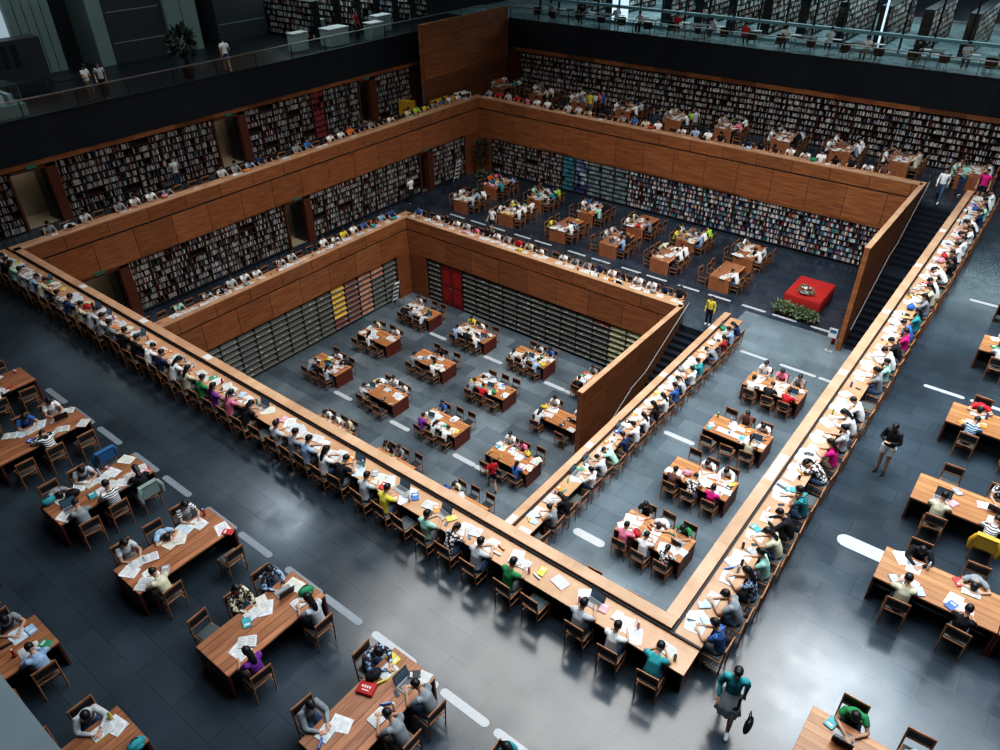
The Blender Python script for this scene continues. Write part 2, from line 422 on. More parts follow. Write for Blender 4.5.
# ---------------------------------------------------------------- staircases
def staircase(x0, x1, ytop, ztop, label, run=.325):
    root = empty('staircase', ((x0+x1)/2, ytop, ztop)); tag(root, label, 'staircase')
    w = (x1-x0)/2-.02; rise = 3.973/24; y = 0; z = 0
    for k in range(24):
        z -= rise; d = run if k != 11 else 1.2
        b = MB(); b.box((-w, y-d, z-.35 if k < 23 else z), (w, y, z) if k < 23 else (w, y, z+.01), 0)
        b.box((-w, y-.03, z-.002), (w, y-.002, z+.004) if False else (w, y-.002, z+.002), 1)
        b.box((-w, y-d-.0, z-.02), (w, y-d+.03, z+.004), 1)
        build(b, 'step' if k != 11 else 'landing', [M['stair'], M['steel_d']], root)
        y -= d
    # handrail on the guard wall
    L = -y; hz = .9
    pts = [(-w+.08, .15, hz), (-w+.08, -run*11, hz-rise*11), (-w+.08, -run*11-1.1, hz-rise*12), (-w+.08, y+.1, hz-rise*24)]
    b = MB(); b.tube(pts, .022, 8)
    for i in range(6):
        t = i/5; yy = y*t; zz = hz-3.973*t
    hr = build(b, 'handrail', M['rail'], root)
    for t in (.05, .3, .55, .75, .95):
        b = MB(); yy = y*t; zz = hz-3.973*t; b.tube([(-w-.01, yy, zz-.12), (-w+.08, yy, zz-.03)], .014, 6); build(b, 'bracket', M['steel'], hr)
    return root
staircase(XG, XN, 39.1, 0, 'dark stone staircase going down from the upper floor beside the wood guard wall')
staircase(XG2, XR2, 28.35, ZB, 'dark stone staircase going down into the pit beside the lower guard wall')

# ---------------------------------------------------------------- shelving
BK = MB()     # shelved books
PAL_MAIN = [((.62, .60, .55), 30), ((.40, .40, .40), 14), ((.78, .78, .76), 14), ((.10, .04, .03), 12), ((.03, .03, .04), 12), ((.30, .04, .03), 6), ((.05, .09, .22), 5), ((.25, .17, .10), 7), ((.06, .18, .20), 3)]
PAL_COL = [((.55, .56, .56), 24), ((.72, .74, .74), 16), ((.07, .22, .30), 12), ((.05, .10, .26), 10), ((.08, .25, .22), 6), ((.30, .05, .05), 7), ((.20, .14, .18), 6), ((.03, .03, .04), 12), ((.45, .20, .10), 4), ((.22, .10, .08), 6)]
def pick(r, pal):
    t = r.uniform(0, sum(w for _, w in pal))
    for c, w in pal:
        t -= w
        if t <= 0: return c
    return pal[-1][0]
def bay(T, u0, u1, z0, z1, rows, kind, r, label, group):
    rot = T(0, 0, 0)
    b = MB(); h = (z1-z0)/rows
    b.box((u0, .04, z0), (u0+.025, .34, z1), 0, T=T); b.box((u1-.025, .04, z0), (u1, .34, z1), 0, T=T)
    for k in range(rows+1): b.box((u0+.02, .05, z0+k*h-.012), (u1-.02, .34, z0+k*h+.012), 0, T=T)
    o = build(b, 'bookcase', M['shelf']); tag(o, label, 'bookcase', group)
    q = MB(); q.box((u0, .34, z0), (u1, .36, z1), T=T); build(q, 'back_panel', M['shelf'], o)
    theme = r.random()
    for k in range(rows):
        u = u0+.035; zz = z0+k*h+.014
        if kind == 'main' and r.random() < .06: continue
        run = pick(r, PAL_MAIN)
        while u < u1-.05:
            w = r.uniform(.025, .06)
            if r.random() < .10: u += r.uniform(.05, .16); continue
            if u+w > u1-.03: break
            hh = h*r.uniform(.55, .84); d = .06+r.uniform(0, .05)
            if kind == 'rear': c = pick(r, PAL_MAIN); hh = h*r.uniform(.38, .72)
            elif kind == 'color': c = pick(r, PAL_COL); w *= 1.6
            elif kind == 'teal': c = r.choice([(.05, .28, .34), (.06, .32, .38), (.08, .22, .30)]); hh = h*.8; w = .12
            elif kind == 'bluecard': c = r.choice([(.20, .28, .42), (.55, .60, .66), (.10, .16, .30)]) if k > 1 else (.06, .07, .22); hh = h*.7; w = .15
            elif kind == 'greycard': c = r.choice([(.20, .27, .29), (.14, .22, .25), (.30, .36, .38)]); hh = h*.62; w = .18
            elif kind == 'red': c = r.choice([(.26, .04, .05), (.30, .06, .07)]); hh = h*.75; w = .09
            else: c = pick(r, PAL_MAIN)
            j = r.uniform(.75, 1.15)*{'rear': .74, 'main': .54, 'color': .78}.get(kind, .8); c = tuple(x*j for x in c)
            e = min(u+w, u1-.03)
            A = [T(*p) for p in ((u, d, zz), (e-.003, d, zz), (e-.003, .30, zz), (u, .30, zz), (u, d, zz+hh), (e-.003, d, zz+hh), (e-.003, .30, zz+hh), (u, .30, zz+hh))]
            BK.add(A, [(0, 1, 5, 4), (4, 5, 6, 7), (0, 4, 7, 3), (1, 2, 6, 5)], 0, c)
            u = e
def run_bays(T, u0, u1, z0, z1, rows, kindf, skip, where, group, seed, w0=.95, rev=False):
    r = random.Random(seed); segs = []; a = u0
    for s in sorted(skip): segs.append((a, s[0])); a = s[1]
    segs.append((a, u1)); bays = []
    for a, e in segs:
        if e-a < .4: continue
        n = max(1, round((e-a)/w0))
        for i in range(n): bays.append((a+(e-a)*i/n, a+(e-a)*(i+1)/n))
    if rev: bays.reverse()
    for i, (a, e) in enumerate(bays):
        kd, txt = kindf((a+e)/2)
        bay(T, a, e, z0, z1, rows, kd, r, 'dark bookcase %s, %s from the rear corner on the %s' % (txt, ordn(i+1), where), group)
# back walls
def wallback(name, T, u0, u1, z0, z1, holes=(), v=.37):
    b = MB(); a = u0
    for s in list(sorted(holes))+[(u1, u1)]:
        if s[0] > a: b.box((a, v, z0), (s[0], v+.15, z1), T=T)
        a = s[1]
    return struct(b, name, M['fascia_dark'])
DC = [(11.3, 13.35), (21.5, 23.5), (31.7, 33.15)]
DB = [(10.8, 13.5), (22.3, 24.05), (32.8, 34.0)]
wallback('wall_gallery_side', FL(XD), -7, YD, 0, ZD, DC); wallback('wall_gallery_rear', FR(YD), XD, 14, 0, ZD)
wallback('wall_terrace_side', FL(XL), YN, YF+.3, ZB, -.3, DB); wallback('wall_terrace_rear', FR(YF), XL, XN+.2, ZB, -.3)
wallback('wall_pit_side', FL(XL2), YN, YF2+.3, ZA, ZB-.3); wallback('wall_pit_rear', FR(YF2), XL2, XR2, ZA, ZB-.3)
run_bays(FL(XD), 4.5, 41.4, .06, 2.70, 8, lambda u: ('red', 'half filled with red volumes') if 28.2 < u < 29.2 else ('main', 'packed with pale books'), DC+[(36.3, 41.4)], 'upper door-side wall', 'bookcases on the upper door-side wall', 21, rev=True)
run_bays(FR(YD), -33.1, 3.0, .06, 2.66, 8, lambda u: ('rear', 'of short pale books'), [], 'upper rear wall', 'bookcases on the upper rear wall', 22)
run_bays(FL(XL), 13.5, 37.15, ZB+.2, -1.28, 8, lambda u: ('main', 'packed with pale books'), DB[1:], 'middle door-side wall', 'bookcases on the middle door-side wall', 23, rev=True)
def kB(u):
    u /= 1.019
    if -25.2 < u < -23.9: return 'teal', 'of teal box files'
    if -23.9 <= u < -22.9: return 'bluecard', 'of blue and white files'
    if -22.9 <= u < -20.3: return 'greycard', 'of grey-green files'
    if u < -25.2: return 'main', 'of pale books'
    return 'color', 'of colourful books'
run_bays(FR(YF), XL+1.0, XG-.27, ZB+.15, -1.62, 8, kB, [], 'middle rear wall', 'bookcases on the middle rear wall', 24)
struct_b = MB()
tag(build(BK, 'shelved_books', M['book']), 'closed books packed side by side on the wall bookcases of all levels', 'books', kind='stuff')
# wood head trim between slab edge and the bookcases
for nm, T, u0, u1, z0, z1 in (('trim_10', FL(XD), -7, 41.3, 2.70, 2.95), ('trim_11', FR(YD), -33.6, 14, 2.66, 2.95), ('trim_12', FL(XL), YN, 37.15, -1.32, -1.22), ('trim_13', FR(YF), XL+.9, XG-.25, -1.66, -1.52)):
    b = MB(); r = random.Random(5); u = u0
    while u < u1:
        e = min(u+2.2, u1); k = r.choice([.5, .8, 1.0, 1.1]); b.box((u, .02, z0), (e, .30, z1), 0, (k, k, k), T=T); u = e
    struct(b, nm, M['fascia'])
# slab edge bands of the gallery
def band(name, T, u0, u1):
    b = MB(); u = u0; r = random.Random(9)
    while u < u1-.01:
        e = min(u+3.0, u1); k = r.uniform(.85, 1.15); b.box((u+.004, -.02, 2.95), (e-.004, .4, 4.66), 0, (k, k, k), T=T); u = e
    b.box((u0, -.05, 4.66), (u1, .12, 4.72), 1, T=T)
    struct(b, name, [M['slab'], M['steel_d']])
band('wall_slab_edge_side', FL(XD), -7, 44.0); band('wall_slab_edge_rear', FR(YD), -34.1, 14)
# wooden tower in the rear corner
b = MB(); T = lambda u, v, w: (-34.15-v, u, w); r = random.Random(4)
b.box((35.74, .03, 0), (44.36, .28, 5.38), 1, T=T)
for z0, z1, k0 in ((2.2, 5.4, 1.0), (.0, 2.2, .62)):
    n = 4 if z0 > 1 else 8
    for i in range(n):
        u = 35.7
        while u < 44.3:
            e = min(u+r.choice([1.4, 2.2, 2.9]), 44.38); k = k0*r.uniform(.85, 1.1)
            b.box((u+.006, 0, z0+(z1-z0)*i/n+.008), (e-.006, .05, z0+(z1-z0)*(i+1)/n-.006), 0, (k, k*.93, k*.9), T=T); u = e
b.box((35.70, 0, 0), (35.74, .30, 5.4), 0, T=T)
b.box((35.7, -.01, 5.38), (44.4, .30, 5.42), 0, (1.2, 1.2, 1.2), T=T)
struct(b, 'wall_tower', [M['fascia'], M['fascia_dark']])

# magazine racks of the pit
def rack(T, u0, u1, z0, z1, rows, colf, r, label, group):
    b = MB(); h = (z1-z0)/rows
    b.box((u0, .05, z0), (u0+.02, .34, z1), 0, T=T); b.box((u1-.02, .05, z0), (u1, .34, z1), 0, T=T); b.box((u0, .30, z0), (u1, .34, z1), 0, T=T)
    o = build(b, 'magazine_rack', M['rackdark']); tag(o, label, 'magazine rack', group)
    f = MB()
    for k in range(rows):
        c = colf(k); j = r.uniform(.85, 1.12); c = tuple(x*j for x in c); zz = z0+k*h
        # slanted display flap and a thin lip
        A = [T(*p) for p in ((u0+.03, .06, zz+.06), (u1-.03, .06, zz+.06), (u1-.03, .22, zz+h*.80), (u0+.03, .22, zz+h*.80), (u0+.03, .08, zz+.05), (u1-.03, .08, zz+.05), (u1-.03, .24, zz+h*.79), (u0+.03, .24, zz+h*.79))]
        f.add(A, [(0, 1, 2, 3), (7, 6, 5, 4), (0, 4, 5, 1), (3, 2, 6, 7), (0, 3, 7, 4), (1, 5, 6, 2)], 0, c)
        f.box((u0+.02, .03, zz+.035), (u1-.02, .07, zz+.065), 0, (.20, .20, .19), T=T)
        n = 4
        for i in range(n):
            if r.random() < .35:
                a = u0+.05+(u1-u0-.1)*i/n; g = r.choice([(.5, .5, .5), (.35, .30, .25), (.15, .2, .28)])
                f.box((a, .05, zz+.075), (a+.14, .065, zz+.12), 0, g, T=T)
    build(f, 'display_shelves', M['flap'], o)
GR = (.10, .105, .095)
def lcol(u):
    u /= KA
    if 20.95 < u < 21.9: return lambda k: (.62, .38, .06) if k > 1 else (.16, .05, .04)
    if 21.9 <= u < 22.8: return lambda k: (.17, .075, .06)
    if 23.5 <= u < 24.5: return lambda k: (.40, .19, .12)
    if 24.5 <= u < 25.15: return lambda k: (.40, .19, .12) if k > 5 else GR
    if 15.5 < u < 21: return lambda k: (.085, .08, .07)
    return lambda k: GR
names = {(.62, .38, .06): 'yellow'}
r = random.Random(31)
n = 17; us = [YN+.5+(26.9-YN-.5)*i/n for i in range(n+1)]
for i in range(n):
    u = (us[i]+us[i+1])/2; cf = lcol(u); c7 = cf(7)
    w = 'yellow' if c7[0] > .6 else 'pinkish brown' if c7[0] > .35 else 'dark red' if c7[1] < .1 else 'grey'
    rack(FL(XL2), us[i], us[i+1], ZA+.15, -5.28, 8, cf, r, '%s slanted magazine rack, %s from the rear corner on the pit door-less side wall' % (w, ordn(n-i)), 'magazine racks on the pit side wall')
def rcol(u):
    u /= KA
    if -17.1 < u < -16.1: return lambda k: (.10, .16, .10) if k > 6 else GR
    if -16.1 <= u < -15.1: return lambda k: (.20, .05, .05) if k > 6 else GR
    if -15.1 <= u < -13.2: return lambda k: (.42, .42, .24)
    if u >= -13.2: return lambda k: (.17, .06, .05)
    return lambda k: GR
segs = [(-26.65, -25.7)]+[(-24.1+i*.93, -24.1+(i+1)*.93) for i in range(14)]
for i, (a, e) in enumerate([(a*KA, e*KA) for a, e in segs]):
    u = (a+e)/2; cf = rcol(u); c0 = cf(0); w = 'pale olive' if c0[0] > .4 else 'dark red' if c0[1] < .1 else 'grey'
    rack(FR(YF2), a, e, ZA+.15, -5.30, 8, cf, r, '%s slanted magazine rack, %s from the corner on the pit rear wall' % (w, ordn(i+1)), 'magazine racks on the pit rear wall')
# red double door in the pit
d = empty('door_1', (-25.75, YF2+.12, ZA)); d['kind'] = 'structure'
for s in (-1, 1):
    b = MB(); b.box((-.4+s*.4+.01, -.03, .02), (.4+s*.4-.01, .03, 2.6)); 
    for zz in (.3, 1.4): b.box((-.4+s*.4+.1, -.04, zz), (.4+s*.4-.1, -.03, zz+.9), 1)
    lf = build(b, 'door_leaf', [M['reddoor'], M['red']], d)
    b = MB(); b.tube([(s*.07, -.05, 1.0), (s*.07, -.10, 1.02), (s*.07, -.10, 1.25), (s*.07, -.05, 1.27)], .012, 6); build(b, 'door_handle', M['steel'], lf)
b = MB(); b.box((-.9, -.02, 0), (-.81, .1, 2.75)); b.box((.81, -.02, 0), (.9, .1, 2.75)); b.box((-.9, -.02, 2.62), (.9, .1, 2.75)); build(b, 'door_frame', M['fascia_dark'], d)

# doorways on the side walls: lit lobby recess, open dark leaf, exit sign
def doorway(n, plane, y0, y1, z, top):
    T = FL(plane, z); root = empty('door_%d' % n, (plane, (y0+y1)/2, z)); root['kind'] = 'structure'
    def P(mb, nm, mats):
        me = mb.mesh(nm, mats); me.transform(Matrix.Translation(-Vector(root.location))); o = link(nm, me, root); return o
    b = MB(); H = top-z
    b.box((y0, 1.9, 0), (y1, 1.95, H), T=T); b.box((y0, .3, -.01), (y1, 1.9, .01), 0, T=T)
    b.box((y0-.02, .36, 0), (y0, 1.95, H), 1, T=T); b.box((y1, .36, 0), (y1+.02, 1.95, H), 1, T=T); b.box((y0, .3, H), (y1, 1.95, H+.03), 1, T=T)
    P(b, 'lobby_recess', [M['beige'], M['recess']])
    b = MB(); b.box((y0-.02, .02, 0), (y0+.09, .4, H), T=T); b.box((y1-.45, .02, 0), (y1+.02, .4, H), T=T); b.box((y0, .02, H-.12), (y1, .4, H), T=T); P(b, 'door_frame', [M['fascia_dark']])
    b = MB(); b.box((y1-.55, .4, .02), (y1-.50, 1.2, H-.2), T=T); lf = P(b, 'door_leaf', [M['black']])
    b = MB(); b.box(((y0+y1)/2-.22, -.04, H-.02), ((y0+y1)/2+.22, .03, H+.14), T=T); P(b, 'exit_sign', [M['green']])
def area(name, x, y, z, sx, sy, power, col=(1, 1, 1), rot=None, spread=180):
    l = bpy.data.lights.new(name, 'AREA'); l.shape = 'RECTANGLE'; l.size = sx; l.size_y = sy; l.energy = power; l.color = col; l.spread = math.radians(spread)
    o = bpy.data.objects.new(name, l); C.objects.link(o); o.location = (x, y, z)
    if rot: o.rotation_euler = rot
    return o
for zz, pl, DD in ((2.55, XD, DC), (-1.45, XL, DB)):
    for (a, e) in DD: area('lobby_lamp', pl-1.2, (a+e)/2, zz, .8, .8, 6, (1, .93, .8))
for i, (a, e) in enumerate(DC): doorway(2+i, XD, a, e, 0, 2.66)
for i, (a, e) in enumerate(DB): doorway(5+i, XL, a, e, ZB, -1.31)

# ---------------------------------------------------------------- pale floor strips
SI = [20]
def strip(x0, x1, y, z, w=.16, n=None, dim=False):
    k = KB if z == ZB else KA if z == ZA else 1; x0, x1, y = x0*k, x1*k, y*k
    b = MB(); m = 8; pts = []; r = w/2
    for k in range(m+1): t = PI/2+PI*k/m; pts.append((x0+r+r*math.cos(t), y+r*math.sin(t)))
    for k in range(m+1): t = -PI/2+PI*k/m; pts.append((x1-r+r*math.cos(t), y+r*math.sin(t)))
    k = len(pts); vs = [(p[0], p[1], z-.01) for p in pts]+[(p[0], p[1], z+.006) for p in pts]
    b.add(vs, [tuple(range(k, 2*k)), tuple(range(k-1, -1, -1))]+[(i, (i+1) % k, (i+1) % k+k, i+k) for i in range(k)])
    o = struct(b, 'trim_%d' % SI[0], M['strip_shaded' if z == 0 and x0 < -9 else 'strip']); SI[0] += 1
for x in (-23.0, -21.35, -19.8, -17.9, -16.35, -14.4, -13.0, -11.2, -9.9, -8.3): strip(x, x+1.25, 6.0, 0, .17)
strip(-7.7, -6.35, 5.9, 0, .17); strip(-6.25, -5.05, 5.9, 0, .18); strip(-4.9, -3.7, 5.9, 0, .18)
strip(-1.35, .35, 14.8, 0, .42); strip(.5, 1.8, 14.8, 0, .42)
for y in (22.85, 29.75): strip(-1.25, -.1, y, 0, .16); strip(.05, 1.2, y, 0, .16); strip(1.35, 2.5, y, 0, .16)
for x in (-8.35, -6.65, -5.05): strip(x, x+1.2+(.3 if x == -6.65 else 0), 27.0, ZB, .17)
strip(-8.35, -7.15, 20.15, ZB, .22)
for x in (-28.1, -26.5, -25.1, -23.3, -21.9, -19.7, -18.2, -16.4, -14.95, -13.2, -11.6, -9.9, -8.45, -6.7): strip(x, x+1.15, 30.82, ZB, .16)
strip(-8.3, -7.2, 14.1, ZB, .3)
for y in (17.6, 24.35):
    for x in (-24.1, -20.35, -16.55, -15.35): strip(x, x+1.2, y, ZA, .24)

# ---------------------------------------------------------------- chair templates
def make_chair(simple=False):
    """origin under the seat centre, sitter faces +Y"""
    parts = {}
    W = .215
    def leg(x, y0, z1, yt):
        b = MB(); b.tube([(x, y0, .0), (x, yt, z1)], [.017, .021], 4, caps=False); return b
    seatb = MB(); seatb.box((-W, -.20, .425), (W, .22, .455)); pad = MB(); pad.box((-W+.025, -.175, .455), (W-.025, .20, .485))
    back = MB(); back.cbox((0, -.252, .86), (2*W+.04, .028, .065)); back.cbox((0, -.237, .63), (2*W, .022, .045))
    panel = MB(); panel.cbox((0, -.244, .745), (2*W-.03, .016, .175))
    rails = [((-W, -.19, .24), (-W, .19, .24)), ((W, -.19, .24), (W, .19, .24)), ((-W, 0, .24), (W, 0, .24))]
    legs = [leg(-W, .19, .45, .19), leg(W, .19, .45, .19), leg(-W, -.205, .86, -.252), leg(W, -.205, .86, -.252)]
    if simple:
        b = MB()
        def merge(mb, mi):
            b.add(mb.v, mb.f, mi)
        merge(seatb, 0); merge(pad, 1); merge(back, 0); merge(panel, 1)
        for l in legs: merge(l, 0)
        for r_ in rails: t = MB(); t.tube([r_[0], r_[1]], .012, 4, caps=False); merge(t, 0)
        return b
    root = empty('reading_chair')
    sb = link('seat', bake(seatb, 'seat', [M['chair']], [('BEVEL', dict(width=.008, segments=1))], False), root)
    link('seat_pad', bake(pad, 'seat_pad', [M['seatpad']], [('BEVEL', dict(width=.012, segments=2))], True), sb)
    bk = link('backrest', bake(back, 'backrest', [M['chair']], [('BEVEL', dict(width=.008, segments=1))], False), root)
    build(panel, 'back_panel', M['pad'], bk)
    for l in legs: build(l, 'leg', M['chair'], root)
    b = MB()
    for r_ in rails: b.tube([r_[0], r_[1]], .012, 6, caps=False)
    build(b, 'stretcher', M['chair'], root)
    return reg(root)
CHAIR = make_chair()
chair_low_mb = make_chair(True); chair_low_me = chair_low_mb.mesh('reading_chair', [M['chair'], M['pad']])
CHMASS = MB()

# ---------------------------------------------------------------- people
def joints(pose):
    J = {}
    if pose in ('stand', 'walk', 'phone'):
        J.update(pel=(0, 0, .95), belly=(0, .01, 1.10), chest=(0, .0, 1.30), nb=(0, -.005, 1.44), neck=(0, .01, 1.50), head=(0, .025, 1.60), tilt=.15)
        J.update(shL=(-.17, 0, 1.40), shR=(.17, 0, 1.40), elL=(-.24, -.02, 1.13), elR=(.24, -.02, 1.13), wrL=(-.25, .06, .90), wrR=(.25, .06, .90), haL=(-.245, .09, .82), haR=(.245, .09, .82))
        J.update(hipL=(-.09, 0, .92), hipR=(.09, 0, .92), knL=(-.10, .02, .50), knR=(.10, .02, .50), anL=(-.10, -.01, .08), anR=(.10, -.01, .08), toL=(-.11, .13, .03), toR=(.11, .13, .03))
        if pose == 'walk':
            J.update(knL=(-.09, .18, .52), anL=(-.09, .25, .10), toL=(-.09, .39, .05), knR=(.09, -.06, .49), anR=(.09, -.28, .14), toR=(.09, -.18, .03), elL=(-.23, -.12, 1.15), wrL=(-.22, -.10, .92), haL=(-.22, -.08, .84), wrR=(.22, .16, .96), haR=(.21, .22, .90))
        if pose == 'phone':
            J.update(elL=(-.24, .05, 1.14), elR=(.24, .05, 1.14), wrL=(-.07, .24, 1.18), wrR=(.07, .24, 1.16), haL=(-.02, .29, 1.21), haR=(.03, .28, 1.19), tilt=.7, head=(0, .06, 1.59))
        return J
    J.update(pel=(0, -.05, .54), belly=(0, -.03, .70), chest=(0, .02, .90), nb=(0, .06, 1.03), neck=(0, .095, 1.09), head=(0, .145, 1.18), tilt=.6)
    J.update(shL=(-.165, .04, .985), shR=(.165, .04, .985), elL=(-.235, .22, .79), elR=(.235, .22, .79), wrL=(-.10, .41, .785), wrR=(.11, .42, .785), haL=(-.05, .475, .78), haR=(.06, .49, .78))
    J.update(hipL=(-.09, -.03, .53), hipR=(.09, -.03, .53), knL=(-.12, .36, .53), knR=(.12, .36, .53), anL=(-.11, .36, .09), anR=(.12, .32, .09), toL=(-.12, .48, .04), toR=(.13, .45, .04))
    if pose == 'write':
        J.update(chest=(0, .07, .88), nb=(0, .14, .995), neck=(0, .185, 1.04), head=(.01, .26, 1.10), tilt=1.0, shL=(-.165, .115, .955), shR=(.165, .115, .955), elL=(-.27, .28, .785), elR=(.25, .26, .785), wrL=(-.09, .46, .785), wrR=(.05, .50, .785), haL=(-.03, .51, .78), haR=(.01, .56, .785))
    elif pose == 'upright':
        J.update(chest=(0, -.03, .91), nb=(0, -.01, 1.045), neck=(0, .01, 1.105), head=(0, .045, 1.205), tilt=.35, shL=(-.17, -.02, 1.0), shR=(.17, -.02, 1.0), elL=(-.23, .15, .79), elR=(.23, .15, .79), wrL=(-.12, .38, .79), wrR=(.12, .38, .79), haL=(-.09, .45, .785), haR=(.09, .45, .785))
    elif pose == 'sleep':
        J.update(belly=(0, .02, .68), chest=(0, .15, .82), nb=(0, .26, .87), neck=(0, .31, .88), head=(.02, .40, .875), tilt=1.35, shL=(-.16, .23, .86), shR=(.16, .23, .86), elL=(-.30, .38, .785), elR=(.29, .40, .785), wrL=(-.05, .54, .79), wrR=(.06, .50, .80), haL=(.04, .56, .785), haR=(-.03, .53, .80))
    elif pose == 'chin':
        J.update(elL=(-.17, .24, .79), wrL=(-.07, .19, 1.02), haL=(-.055, .20, 1.09), tilt=.45)
    return J
def lerp(a, b, t): return tuple(a[i]+(b[i]-a[i])*t for i in range(3))
def headrot(J): return Matrix.Rotation(-J['tilt'], 3, 'X')
def body_mb(J, low=False, skirt=False):
    b = MB(); n = 8 if low else 12
    b.tube([J['pel'], J['belly'], J['chest'], J['nb']], [.125, .115, .135, .075], n+4, flat=.74)
    b.tube([J['nb'], J['neck'], J['head']], [.062, .052, .05], n)
    R = headrot(J); h = Vector(J['head'])
    def hp(x, y, z): return h+R @ Vector((x, y, z))
    b.ell(hp(0, 0, .02), (.076, .092, .108), 16, 12, rot=R); b.ell(hp(0, .022, -.05), (.056, .066, .055), 12, 8, rot=R)
    if not low:
        b.tube([hp(0, .088, .025), hp(0, .108, -.012)], [.010, .015], 6)
        for s in (-1, 1): b.ell(hp(s*.078, -.005, .0), (.012, .020, .030), 8, 6, rot=R)
        b.ell(hp(0, .088, -.045), (.022, .008, .008), 8, 5, rot=R)
    for s in 'LR':
        sg = -1 if s == 'L' else 1
        b.tube([lerp(J['chest'], J['sh'+s], .5), J['sh'+s], lerp(J['sh'+s], J['el'+s], .5), J['el'+s]], [.06, .056, .045, .038], n)
        b.tube([J['el'+s], lerp(J['el'+s], J['wr'+s], .4), J['wr'+s]], [.038, .036, .026], n)
        w = Vector(J['wr'+s]); hd = (Vector(J['ha'+s])-w).normalized()
        side = Vector((0, 0, 1)).cross(hd)
        if side.length < .3: side = Vector((1, 0, 0))
        side.normalize(); upv = hd.cross(side)
        b.tube([w, w+hd*.05, w+hd*.085], [.027, .036, .034], n, flat=.5)
        if not low:
            for k, (o_, l_) in enumerate(((-.028, .062), (-.0095, .075), (.0095, .070), (.028, .055))):
                p0 = w+hd*.085+side*o_; b.tube([p0, p0+hd*l_*.5-upv*.0+side*o_*.15, p0+hd*l_+Vector((0, 0, -.012))+side*o_*.2], [.0095, .009, .0075], 6)
            t0 = w+hd*.035-side*sg*.030; b.tube([t0, t0-side*sg*.024+hd*.028, t0-side*sg*.026+hd*.055], [.012, .011, .009], 6)
        b.tube([J['hip'+s], lerp(J['hip'+s], J['kn'+s], .5), J['kn'+s]], [.085, .073, .055], n)
        b.tube([J['kn'+s], lerp(J['kn'+s], J['an'+s], .35), J['an'+s]], [.053, .053, .034], n)
        b.tube([J['an'+s], J['to'+s]], [.036, .030], n, flat=.8)
    return b
def shirt_mb(J, g=.014, long=False, low=False):
    b = MB(); n = 8 if low else 12
    p = J['pel']; lowp = lerp(J['pel'], J['belly'], .1)
    b.tube([lowp, J['belly'], J['chest'], lerp(J['chest'], J['nb'], .95)], [.135+g, .125+g, .140+g, .080+g], n+4, flat=.76)
    for s in 'LR':
        t = 1.0 if long else .55
        pts = [lerp(J['chest'], J['sh'+s], .5), J['sh'+s], lerp(J['sh'+s], J['el'+s], .5 if long else .3), lerp(J['sh'+s], J['el'+s], t)]
        b.tube(pts, [.066+g*.5, .064+g*.6, .058+g*.6, .052+g*.6], n, caps=False)
        if long: b.tube([J['el'+s], J['wr'+s]], [.050, .038], n, caps=False)
    return b
def trouser_mb(J, g=.012, short=False, low=False):
    b = MB(); n = 8 if low else 12
    b.ell(J['pel'], (.145, .115, .10), 14, 8)
    for s in 'LR':
        if short: b.tube([J['hip'+s], lerp(J['hip'+s], J['kn'+s], .6)], [.095+g, .085+g], n, caps=False)
        else:
            b.tube([J['hip'+s], lerp(J['hip'+s], J['kn'+s], .5), J['kn'+s]], [.092+g, .080+g, .064+g], n)
            b.tube([J['kn'+s], lerp(J['kn'+s], J['an'+s], .9)], [.062+g, .046+g], n, caps=False)
    return b
def hair_mb(J, style, low=False):
    b = MB(); R = headrot(J); h = Vector(J['head'])
    def hp(x, y, z): return h+R @ Vector((x, y, z))
    b.ell(hp(0, -.020, .045), (.088, .094, .098), 14, 10, rot=R)
    b.ell(hp(0, .035, .085), (.070, .060, .050), 10, 6, rot=R)
    if style == 'long':
        b.ell(hp(0, -.06, -.04), (.080, .050, .12), 12, 8, rot=R)
        nb = Vector(J['nb']); b.tube([hp(0, -.075, -.02), nb+Vector((0, -.085, .03)), nb+Vector((0, -.13, -.14))], [.06, .065, .035], 10, flat=.55)
    elif style == 'tail':
        nb = Vector(J['nb']); b.tube([hp(0, -.10, .06), hp(0, -.145, .0), nb+Vector((.01, -.14, -.02))], [.022, .034, .016], 8)
    return b
def shoe_mb(J, s):
    b = MB()
    b.tube([lerp(J['an'+s], J['to'+s], .02), J['to'+s]], [.046, .040], 10, flat=.8)
    return b
PT = {}
